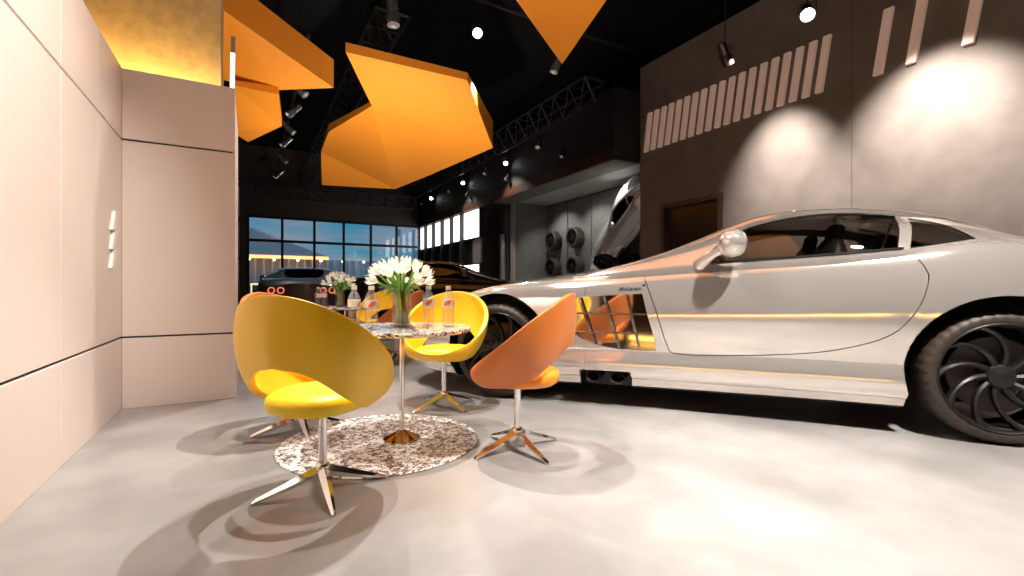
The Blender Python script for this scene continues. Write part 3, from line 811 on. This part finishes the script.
SIDE = smooth_poly([(.02,.908),(-.06,1.0),(-.16,1.083),(-.266,1.138),(-.394,1.175),(-.528,1.199),(-.69,1.212),(-.87,1.202),(-1.02,1.178)]) + [(-.962,.972)] + smooth_poly([(-.962,.972),(-.659,.949),(-.315,.929),(.02,.908)])[1:-1]
QUART = smooth_poly([(-1.075,1.166),(-1.15,1.143),(-1.23,1.10),(-1.305,1.022)]) + [(-1.012,.976)]
def we_(s): return herm(WE_T, s)
WIND = [(x/100, we_(x/100)-.045) for x in range(52, -21, -6)]
WIND = [(WIND[0][0]+.06, 0)] + WIND + [(WIND[-1][0]+.0, 0)]
WIND = [p for p in WIND] + [(x, -y) for x, y in reversed(WIND[1:-1])]
REAR = [(-1.12,.40),(-1.3,.42),(-1.5,.42),(-1.7,.38),(-1.85,.28),(-1.88,0)]
REAR = [(-1.06,0),(-1.09,.28)] + REAR + [(x, -y) for x, y in reversed(REAR[:-1])] + [(-1.09,-.28)]
def scale_poly(p, d):
    """grow (d>0) or shrink a 2D polygon by d"""
    k = len(p); area = sum(p[i][0]*p[(i+1) % k][1]-p[(i+1) % k][0]*p[i][1] for i in range(k)); sg = 1 if area > 0 else -1
    out = []
    for i in range(k):
        a = Vector(p[i-1]); b = Vector(p[i]); c = Vector(p[(i+1) % k])
        e1 = (b-a).normalized(); e2 = (c-b).normalized()
        n1 = Vector((e1.y, -e1.x))*sg; n2 = Vector((e2.y, -e2.x))*sg
        nn = (n1+n2).normalized(); out.append(tuple(b+nn*d/max(.5, nn.dot(n1))))
    return out
def prism_mesh(poly, axis, a, b): return MB().prism(poly, axis, a, b).mesh('prism')

def make_wheel(parent, x, y, side, rr=.33, wd=.26):
    """wheel centred at (x,y); side=+1 outer face towards +y"""
    q = Matrix.Translation((x, y, .331)) @ Matrix.Rotation(-side*PI/2, 4, 'X')   # local +z -> outward
    h = wd/2
    prof = [(.268,-h),(.275,-h-.004),(.30,-h),(.322,-h+.022),(.3295,-h+.05),(.3305,0),(.3295,h-.05),(.322,h-.022),(.30,h),(.275,h+.004),(.268,h),(.264,h-.012),(.264,-h+.012)]
    m = MB(); n = 120; vs = []; k = len(prof)
    for i, (r, z) in enumerate(prof):
        for j in range(n):
            a = 2*PI*j/n
            r2 = r-.007 if (i in (3, 4, 6, 7) and j % 3 == 0) else r
            vs.append((r2*math.cos(a), r2*math.sin(a), z))
    fs = [(i*n+j, i*n+(j+1) % n, ((i+1) % k)*n+(j+1) % n, ((i+1) % k)*n+j) for i in range(k) for j in range(n)]
    m.add(vs, fs, q)
    w = m.build('wheel', M['rubber'], parent, ang=40)
    m = MB()
    m.lathe([(.266,h-.006),(.270,h+.002),(.266,h+.006),(.259,h+.002),(.254,h-.02),(.250,-h+.03),(.246,-h+.03),(.248,h-.03)], 72, q, closed=True)
    ns = 10
    for s in range(ns):
        a0 = 2*PI*s/ns
        vs = []; K = 9
        for i in range(K):
            u = i/(K-1); r = .045+u*.212; a = a0 + side*.62*u**1.4*(1)
            wv = .013+.004*abs(u-.5)*2+(.012*(u-.8)/.2 if u > .8 else 0)
            dish = h-.055+.045*u
            c, sn = math.cos(a), math.sin(a)
            for (b, z) in ((-wv, dish-.03), (wv, dish-.03), (wv*.8, dish), (0, dish+.008), (-wv*.8, dish)):
                vs.append((r*c-b*sn, r*sn+b*c, z))
        fs = [(i*5+j, i*5+(j+1) % 5, (i+1)*5+(j+1) % 5, (i+1)*5+j) for i in range(K-1) for j in range(5)]
        fs += [(0, 1, 2, 3, 4), tuple((K-1)*5+j for j in range(5))]
        m.add(vs, fs, q)
    m.build('rim', M['rimblack'], w, ang=35)
    MB().lathe([(0,h-.03),(.0,h-.028),(.022,h-.030),(.030,h-.034),(.052,h-.040),(.062,h-.055),(.060,h-.09),(0,h-.09)], 32, q).build('centre_cap', M['rimblack'], w)
    MB().lathe([(0,h-.10),(.07,h-.10),(.07,h-.115),(.19,h-.115),(.19,h-.14),(0,h-.14)], 48, q).build('brake_disc', M['disc'], w)
    cal = MB(); vs = []
    for i in range(9):
        a = 2.2+i/8*.9
        for r, z in ((.125, h-.10), (.205, h-.10), (.205, h-.15), (.125, h-.15)): vs.append((r*math.cos(a), r*math.sin(a), z))
    fs = [(i*4+j, i*4+(j+1) % 4, (i+1)*4+(j+1) % 4, (i+1)*4+j) for i in range(8) for j in range(4)]+[(3,2,1,0),(32,33,34,35)]
    cal.add(vs, fs, q); cal.build('brake_caliper', M['rimblack'], w)
    return w

DOOR = smooth_poly([(.372,.925),(.359,.895),(.323,.80),(.264,.635),(.212,.454),(.185,.385)], 2) + smooth_poly([(.165,.368),(.008,.362),(-.307,.381),(-.597,.413),(-.822,.476),(-.949,.553),(-1.032,.683),(-1.068,.81),(-1.064,.861),(-1.035,.925),(-1.0,.985)], 3)
VENT = [(.775,.708),(.56,.722),(.345,.735),(.312,.60),(.280,.485),(.262,.378),(.345,.376),(.50,.378),(.634,.398),(.73,.440),(.82,.50),(.86,.55)]

def make_car(loc, rz, label, paint, glass, detail, group=None):
    t = thing('sports_car', label, 'car', loc, rz, group)
    body = make_body()
    arch = []
    for ax, rad in ((1.325, .398), (-1.37, .398)):
        for sy in (1, -1):
            m = MB().lathe([(rad, -.26), (rad, .26)], 72, Matrix.Translation((ax, sy*.84, .335)) @ Matrix.Rotation(PI/2, 4, 'X'))
            arch.append(m.mesh('arch'))
    wedge = MB().prism([(1.5,.0),(.925,.0),(.925,.20),(.95,.36),(1.1,.5)], 'y', .62, 1.1).mesh('w')
    cut = arch + [wedge, MB().prism([(-.96,.0),(-1.4,.0),(-1.4,.3),(-1.0,.33),(-.985,.2)], 'y', .62, 1.1).mesh('w')]
    door = None
    if detail:
        solid = body.copy()
        door = boolean(solid, [prism_mesh(scale_poly(DOOR, -.0028), 'y', .805, 1.2)], 'INTERSECT')
        cut += [prism_mesh(scale_poly(DOOR, .0022), 'y', .80, 1.2), prism_mesh(VENT, 'y', .872, 1.2)]
        # thin shut lines
        cut += [MB().box(-.021, .86, .15, -.017, 1.0, .362).mesh('g'),
                MB().prism([(.71,.725),(.714,.725),(.690,.86),(.686,.86)], 'y', .80, 1.0).mesh('g'),
                MB().prism([(.71,.20),(.714,.20),(.706,.41),(.702,.41)], 'y', .88, 1.0).mesh('g'),
                MB().prism([(.30,.735),(.706,.722),(.706,.726),(.30,.739)], 'y', .893, 1.0).mesh('g'),
                MB().prism([(.376,.86),(.382,.86),(.392,1.05),(.386,1.05)], 'y', .30, .90).mesh('g')]
        cut.append(MB().prism([(.735,.205),(.72,.238),(.43,.238),(.41,.205),(.41,.10),(.735,.10)], 'y', .75, 1.1).mesh('e'))
    body = boolean(body, cut)
    # ---- faces inside the arches, under the cabin and in the gaps are dark
    body.materials.clear()
    def inwell(c, ny):
        for ax in (1.325, -1.37):
            r = math.hypot(c.x-ax, c.z-.335)
            if r < .401 and .575 < abs(c.y) and abs(ny) < .5: return True
            if abs(abs(c.y)-.58) < .004 and r < .41: return True
        return False
    o = link('body', body, [paint, M['black'], M['leather_black']], t, ang=32)
    for p in body.polygons:
        c = p.center
        p.material_index = 0
        if inwell(c, p.normal.y) or c.z < .18 and p.normal.z < -.5: p.material_index = 1
        elif -1.85 < c.x < .42 and abs(c.y) < .80 and p.normal.z > .7 and c.z < herm(ZE_T, c.x)-.02: p.material_index = 2
        elif detail and abs(c.y-.80) < .003 and -1.08 < c.x < .39: p.material_index = 1
        elif detail and abs(c.y-.62) < .004: p.material_index = 1
        elif .40 < c.x < .74 and c.z < .24 and c.y > .74: p.material_index = 1
        elif p.area < .002 and abs(p.normal.y) < .35 and abs(c.y) > .86 and .2 < c.z < .86 and min(abs(c.x+.019), abs(c.x-.712)) < .004: p.material_index = 1
    if door:
        door.materials.clear()
        link('door', door, paint, t, ang=32)
    # ---- cabin with window openings
    cab = make_cabin()
    cuts = [prism_mesh(SIDE, 'y', .3, 1.2), prism_mesh(SIDE, 'y', -1.2, -.3), prism_mesh(QUART, 'y', .3, 1.2), prism_mesh(QUART, 'y', -1.2, -.3),
            prism_mesh(WIND, 'z', .6, 1.6), prism_mesh(REAR, 'z', .6, 1.6)]
    shell = boolean(cab, cuts); shell.materials.clear()
    link('roof', shell, paint, t, ang=32)
    for nm, poly, ax, a, b in (('side_window', SIDE, 'y', .3, 1.2), ('side_window', SIDE, 'y', -1.2, -.3), ('quarter_window', QUART, 'y', .3, 1.2),
                               ('quarter_window', QUART, 'y', -1.2, -.3), ('windscreen', WIND, 'z', .6, 1.6), ('rear_window', REAR, 'z', .6, 1.6)):
        g = boolean(make_cabin(.004, .004), [prism_mesh(scale_poly(poly, .006), ax, a, b)], 'INTERSECT')
        g.materials.clear(); link(nm, g, glass, t, ang=40)
    # ---- black window surround along the sill line
    bvh = BVHTree.FromPolygons([v.co for v in cab.vertices], [tuple(p.vertices) for p in cab.polygons])
    def onside(x, z, bv=bvh, lift=.0):
        h = bv.ray_cast(Vector((x, 1.6, z)), Vector((0, -1, 0)))
        return (h[0]+h[1]*lift, h[1]) if h[0] is not None else (None, None)
    low = [(-.985+.05*i, herm([(-.97,.972),(-.66,.949),(-.315,.929),(.02,.908)], -.985+.05*i)+.006) for i in range(21)]
    pts = [onside(x, z)[0] for x, z in low]
    for sg in (1, -1):
        MB().tube([Vector((p.x, p.y*sg, p.z)) for p in pts if p], .008, 8).build('window_trim', M['black_gloss'], t)
        pr = [onside(x, z)[0] for x, z in SIDE[:-10:2]]
        MB().tube([Vector((p.x, p.y*sg, p.z)) for p in pr if p], .006, 8).build('window_trim', M['black_gloss'], t)
    # ---- seats, dashboard, wheel
    for sy in (.37, -.37):
        s_ = MB()
        s_.lathe([(0,0),(.19,.0),(.225,.04),(.235,.12),(.22,.22),(.15,.285),(.12,.30),(.125,.33),(.12,.38),(.08,.40),(0,.405)], 20,
                 Matrix.Translation((-.72, sy, .80)) @ Matrix.Rotation(-.22, 4, 'Y') @ Matrix.Diagonal((.35, 1, .95, 1)))
        s_.build('seat', M['leather_black'], t, ang=60)
    MB().add([(.42,-.7,.90),(.42,.7,.90),(.05,.7,.90),(.05,-.7,.90),(.38,-.68,.93),(.38,.68,.93),(.08,.66,.965),(.08,-.66,.965)],
             [(0,1,5,4),(1,2,6,5),(2,3,7,6),(3,0,4,7),(4,5,6,7)]).build('dashboard', M['leather_black'], t, bevel=.01)
    st = MB(); cc = Vector((-.12, .37, .95))
    st.tube([cc+Vector((.06*math.sin(a), .17*math.cos(a), .155*math.sin(a))) for a in [2*PI*i/28 for i in range(28)]], .013, 8, closed=True)
    st.tube([cc+Vector((0,-.16,0)), cc+Vector((.03,0,-.01)), cc+Vector((0,.16,0))], .012, 6)
    st.build('steering_wheel', M['leather_black'], t)
    mm = MB(); mm.lathe([(0,-.05),(.07,-.04),(.095,-.01),(.10,.01),(.09,.03),(0,.035)], 20, Matrix.Translation((-.17,0,1.16)) @ Matrix.Rotation(PI/2,4,'Y') @ Matrix.Diagonal((.4,1,.5,1)))
    mm.build('inner_mirror', M['chrome'], t)
    # ---- wheels
    for ax in (1.33, -1.37):
        for sy in (1, -1): make_wheel(t, ax, sy*(.93-.13), sy, wd=.255)
    # ---- outside mirrors
    for sg in (1, -1):
        m = MB()
        for i in range(1): pass
        vs = []; n = 20; secs = [(-.075,.30),(-.06,.68),(-.035,.9),(0,1.0),(.035,.93),(.062,.70),(.078,.35)]
        sec2 = []
        for u, k in secs:
            for j in range(n):
                a = 2*PI*j/n
                sec2.append((-.165+u*1.0, sg*(.985+.10*k*math.cos(a)), 1.025+.082*k*math.sin(a)+.12*u*-.1))
        fs = [(i*n+j, i*n+(j+1) % n, (i+1)*n+(j+1) % n, (i+1)*n+j) for i in range(6) for j in range(n)]+[tuple(range(n-1,-1,-1)), tuple(6*n+j for j in range(n))]
        m.add(sec2, fs)
        mo = m.build('wing_mirror', paint, t, ang=60)
        MB().tube([(.02, sg*.80, .90),(-.01, sg*.85, .935),(-.07, sg*.91, .975),(-.13, sg*.955, 1.005)], [.05,.038,.027,.03], 12).build('mirror_arm', paint, mo, ang=70)
    # ---- lamps
    for sg in (1, -1):
        MB().lathe([(.052,0),(.07,.0),(.07,.02),(.052,.02)], 24, Matrix.Translation((-2.375, sg*.42, .72)) @ Matrix.Rotation(PI/2,4,'Y'), closed=True).build('tail_lamp', M['red_lamp'], t)
        MB().lathe([(.052,0),(.07,.0),(.07,.02),(.052,.02)], 24, Matrix.Translation((-2.372, sg*.60, .72)) @ Matrix.Rotation(PI/2,4,'Y'), closed=True).build('tail_lamp', M['red_lamp'], t)
        MB().lathe([(0,-.02),(.07,0),(.085,.03),(.05,.06),(0,.07)], 20, Matrix.Translation((1.98, sg*.62, .585)) @ Matrix.Rotation(.9,4,'Y') @ Matrix.Diagonal((1,1.3,.6,1))).build('headlamp', M['lens_off'], t)
    # ---- gill vents, badge, exhausts on the near flank
    if detail:
        bb = BVHTree.FromPolygons([v.co for v in solid.vertices], [tuple(p.vertices) for p in solid.polygons])
        def pt(x, z, lift=0):
            h = bb.ray_cast(Vector((x, 1.6, z)), Vector((0,-1,0)))
            return Vector((h[0].x, h[0].y+lift, h[0].z))
        v = thing_part('side_vent', t)
        def bar(a, b, wz, d0, d1, nm, hz=True):
            K = 9; vs = []
            for i in range(K):
                u = i/(K-1); x = a[0]+(b[0]-a[0])*u; z = a[1]+(b[1]-a[1])*u
                for (dw, dd) in ((-wz, d1), (wz, d1), (wz*.8, d0), (-wz*.8, d0)):
                    p = pt(x, z); 
                    vs.append((x+(0 if hz else dw), p.y+dd, z+(dw if hz else 0)))
            fs = [(i*4+j, i*4+(j+1) % 4, (i+1)*4+(j+1) % 4, (i+1)*4+j) for i in range(K-1) for j in range(4)]+[(3,2,1,0), tuple((K-1)*4+j for j in range(4))]
            MB().add(vs, fs).build(nm, M['chrome_bar'], v, smooth=False)
        bar((.845,.604),(.312,.604), .006, .0, -.045, 'vent_fin'); bar((.80,.478),(.281,.484), .006, .0, -.045, 'vent_fin')
        for a, b in (((.745,.708),(.640,.402)), ((.585,.72),(.487,.38)), ((.44,.728),(.362,.378))):
            bar(a, b, .010, -.006, -.04, 'vent_bar', False)
        # name badge
        cu = bpy.data.curves.new('txt', 'FONT'); cu.body = 'McLaren'; cu.size = .034; cu.shear = .35; cu.extrude = .0012; cu.space_character = 1.12; cu.offset = .0012
        to = bpy.data.objects.new('txt', cu); COL.objects.link(to)
        dg = bpy.context.evaluated_depsgraph_get(); dg.update()
        me = bpy.data.meshes.new_from_object(to.evaluated_get(dg)); bpy.data.objects.remove(to)
        xs_ = [q.co.x for q in me.vertices]; x0, x1 = min(xs_), max(xs_)
        for q in me.vertices:
            u = (q.co.x-x0)/(x1-x0); x = .492-.138*u; z = .751+q.co.y+.006*u
            p = pt(x, z); q.co = Vector((x, p.y+.0008+q.co.z, z))
        link('name_badge', me, M['groove'], t, smooth=False)
        sw = MB(); a = [(.352,.785),(.330,.796),(.326,.788),(.336,.778),(.341,.784)]
        vs = [tuple(pt(x, z, .0015)) for x, z in a]+[tuple(pt(x, z, -.002)) for x, z in a]
        sw.add(vs, [(0,1,2,3,4),(9,8,7,6,5)]+[(i, (i+1) % 5, (i+1) % 5+5, i+5) for i in range(5)]).build('badge_swoosh', M['black_gloss'], t, smooth=False)
        for x in (.655, .50):
            q = Matrix.Translation((x, .85, .195)) @ Matrix.Rotation(-PI/2,4,'X') @ Matrix.Diagonal((1.35,1,1,1))
            MB().lathe([(.030,-.1),(.036,-.1),(.036,.035),(.034,.04),(.030,.035)], 24, q, closed=True).build('exhaust_pipe', M['rimblack'], t)
    for me in list(bpy.data.meshes):
        if me.users == 0: bpy.data.meshes.remove(me)
    return t
def thing_part(name, parent):
    """an empty parts holder is not needed: a thin backing plate carries the fins"""
    m = MB()
    poly = VENT
    vs = [(x, .874, z) for x, z in poly]+[(x, .870, z) for x, z in poly]; k = len(poly)
    m.add(vs, [tuple(range(k)), tuple(range(2*k-1, k-1, -1))]+[(i, (i+1) % k, (i+1) % k+k, i+k) for i in range(k)])
    return m.build(name, M['vent_back'], parent, smooth=False)
M['chrome_bar'] = pm('vent_bar_metal', (.30, .26, .23), .2, metal=.9)
M['vent_back'] = pm('vent_mirror_metal', (.72, .68, .64), .06, metal=1.0)

ANG = math.atan2(.7802, -.6255)
main = make_car((3.066, 2.458, 0), ANG, 'pearl silver two-door sports car with black wheels filling the right side', M['paint'], M['carglass'], True)
far_car = make_car((1.35, 13.4, 0), math.radians(82), 'dark grey sports car parked by the window at far left', M['grey_paint'], M['carglass_dark'], False)
RM = {'dark_grey_car_paint': M['black_paint']}
dup(far_car, (3.75, 8.35, 0), (0, 0, math.radians(-20)), 'black low sports car parked behind the hood of the silver car', remap=RM)
RM = {'dark_grey_car_paint': M['chrome_paint']}
c = dup(far_car, (6.45, 6.62, 2.3), None, 'mirror chrome sports car mounted tilted nose down on the alcove wall', remap=RM)
fw = Vector((0, .829, -.559)); up = Vector((-.85, .40, .55)); up = (up-fw*up.dot(fw)).normalized(); lf = up.cross(fw)
c.matrix_world = Matrix.Translation((6.62, 7.18, 2.2)) @ Matrix((fw, lf, up)).transposed().to_4x4() @ Matrix.Translation((0, 0, -.4)) @ Matrix.Diagonal((.6, .6, .6, 1))

# ------------------------------------------------------------------ display wheels on the alcove wall
for (y, z, w_) in ((10.08, 1.99, 'upper row, farthest'), (9.15, 1.99, 'upper row, nearest'), (10.08, 1.29, 'lower row, farthest'), (9.15, 1.29, 'lower row, second from the far end'), (8.22, 1.27, 'lower row, third from the far end'), (7.28, 1.27, 'lower row, nearest to the concrete wall')):
    t = thing('display_wheel', 'black alloy wheel mounted on grey alcove panel, %s' % w_, 'wheel', (6.86, y, z), 0, 'wheels mounted on the alcove wall')
    q = Matrix.Rotation(-PI/2, 4, 'Y')
    MB().lathe([(.20,-.13),(.225,-.13),(.25,-.10),(.255,0),(.25,.07),(.225,.09),(.19,.085),(.185,.0),(.185,-.1)], 40, q, closed=True).build('tyre', M['rubber'], t)
    m = MB(); m.lathe([(.186,.075),(.19,.085),(.182,.085),(.176,.0),(.178,-.05)], 40, q, closed=True)
    for s in range(10):
        a = s*PI/5; m.box(.03, -.011, .03, .182, .011, .06, q @ Matrix.Rotation(a, 4, 'Z'))
    m.lathe([(0,.07),(.03,.068),(.045,.05),(.045,.0),(0,0)], 20, q)
    m.build('rim', M['rimblack'], t, fix=False)
    MB().lathe([(0,-.14),(.06,-.14),(.06,.0),(0,.0)], 16, q).build('mount', M['frame'], t)

# ------------------------------------------------------------------ lights
def spot(loc, aim, power, size, blend=.5, col=(1, .93, .86), rad=.05):
    l = bpy.data.lights.new('spot', 'SPOT'); l.energy = power; l.spot_size = math.radians(size); l.spot_blend = blend; l.color = col; l.shadow_soft_size = rad
    o = bpy.data.objects.new('spot_light', l); COL.objects.link(o); o.location = loc
    o.rotation_euler = (Vector(aim)-Vector(loc)).to_track_quat('-Z', 'Y').to_euler()
    return o
WARM = (1, .92, .84)
# wall washers on the concrete wall
spot((5.02, 3.6, 3.5), (6, 3.6, 2.1), 900, 66, 1, WARM)
spot((5.0, 2.0, 3.5), (6, 2.0, 2.1), 620, 76, 1, WARM)
spot((5.0, .2, 3.5), (6, .2, 2.4), 160, 84, .8, WARM)
# over the near table, car and floor
spot((.98, 2.72, 3.3), (.78, 2.2, 0), 330, 66, .4, rad=.025)
spot((.45, 2.1, 3.3), (1.2, 1.9, 0), 190, 66, .4, rad=.025)
spot((2.1, .1, 3.3), (2.2, .7, 0), 950, 74, .8)
spot((3.1, -1.7, 2.8), (4.1, .0, .8), 1500, 42, .9)  # unseen lamp added to whiten the car's rear fender
spot((.9, 1.6, 3.3), (-.8, 2.4, 1.7), 110, 64, .9)
spot((.6, .5, 3.3), (-.8, 1.8, 1.95), 620, 60, .9)
# added unseen lamps that brighten the undersides of the orange panels
spot((1.9, 5.6, .5), (2.1, 7.4, 3.2), 420, 95, .8, (1, .9, .8), .15)
spot((.25, 5.2, .9), (.1, 6.0, 3.25), 150, 100, .8, (1, .88, .75), .1)
spot((1.9, .6, .9), (1.9, 2.2, 3.8), 260, 100, .8, (1, .9, .8), .15)
# dim brown room behind the camera
spot((-1.5, -3, 4.0), (-1.5, -3.2, 0), 120, 110, .8, WARM)
spot((2.5, -4, 4.0), (2.5, -6.5, 1.0), 120, 110, .8, WARM)
# rear of the room
for (x, y, p_) in ((1.0, 4.9, 300), (.66, 7.6, 330), (2.8, 5.98, 260), (5.0, 9.8, 150), (2.5, 11.5, 200), (.7, 12.4, 120), (5.0, 12.3, 120)):
    spot((x, y, 3.7), (x+.2, y-.9, 0), p_, 95, .6)
spot((6.15, 6.6, 2.95), (6.6, 7.2, 2.2), 60, 100, .7, (1, .97, .93), .05)  # extra lamp, no fixture, added to brighten the chrome car
for y in (9.7, 8.4, 7.0):
    spot((6.25, y, 2.9), (6.9, y, 1.3), 60, 110, .7, (1, .96, .9), .05)
bpy.ops.object.select_all(action='DESELECT')

# dusk sky
w = bpy.data.worlds.new('world'); scene.world = w; w.use_nodes = True
N, L = w.node_tree.nodes, w.node_tree.links
bg = N['Background']
tc = N.new('ShaderNodeTexCoord'); sep = N.new('ShaderNodeSeparateXYZ'); L.new(tc.outputs['Generated'], sep.inputs[0])
r = N.new('ShaderNodeValToRGB')
for i, (p_, c_) in enumerate(((0, (.45, .22, .12)), (.03, (.34, .22, .20)), (.07, (.04, .17, .24)), (.22, (.01, .13, .22)))):
    e = r.color_ramp.elements[i] if i < 2 else r.color_ramp.elements.new(p_)
    e.position = p_; e.color = (*c_, 1)
L.new(sep.outputs['Z'], r.inputs['Fac'])
mp = N.new('ShaderNodeMapping'); mp.inputs['Scale'].default_value = (3, 3, 14); L.new(tc.outputs['Generated'], mp.inputs['Vector'])
nz = N.new('ShaderNodeTexNoise'); nz.inputs['Scale'].default_value = 1.6; nz.inputs['Detail'].default_value = 6; L.new(mp.outputs[0], nz.inputs['Vector'])
r2 = N.new('ShaderNodeValToRGB'); r2.color_ramp.elements[0].position = .45; r2.color_ramp.elements[1].position = .68
L.new(nz.outputs['Fac'], r2.inputs['Fac'])
mx = N.new('ShaderNodeMixRGB'); mx.inputs[2].default_value = (.17, .19, .24, 1); L.new(r2.outputs['Color'], mx.inputs[0]); L.new(r.outputs['Color'], mx.inputs[1])
L.new(mx.outputs[0], bg.inputs['Color']); bg.inputs['Strength'].default_value = 1.5

vs_ = scene.view_settings
scene.display_settings.display_device = 'sRGB'
vs_.view_transform = 'Standard'; vs_.look = 'None'; vs_.gamma = 1; vs_.use_curve_mapping = False
vs_.exposure = 0.25
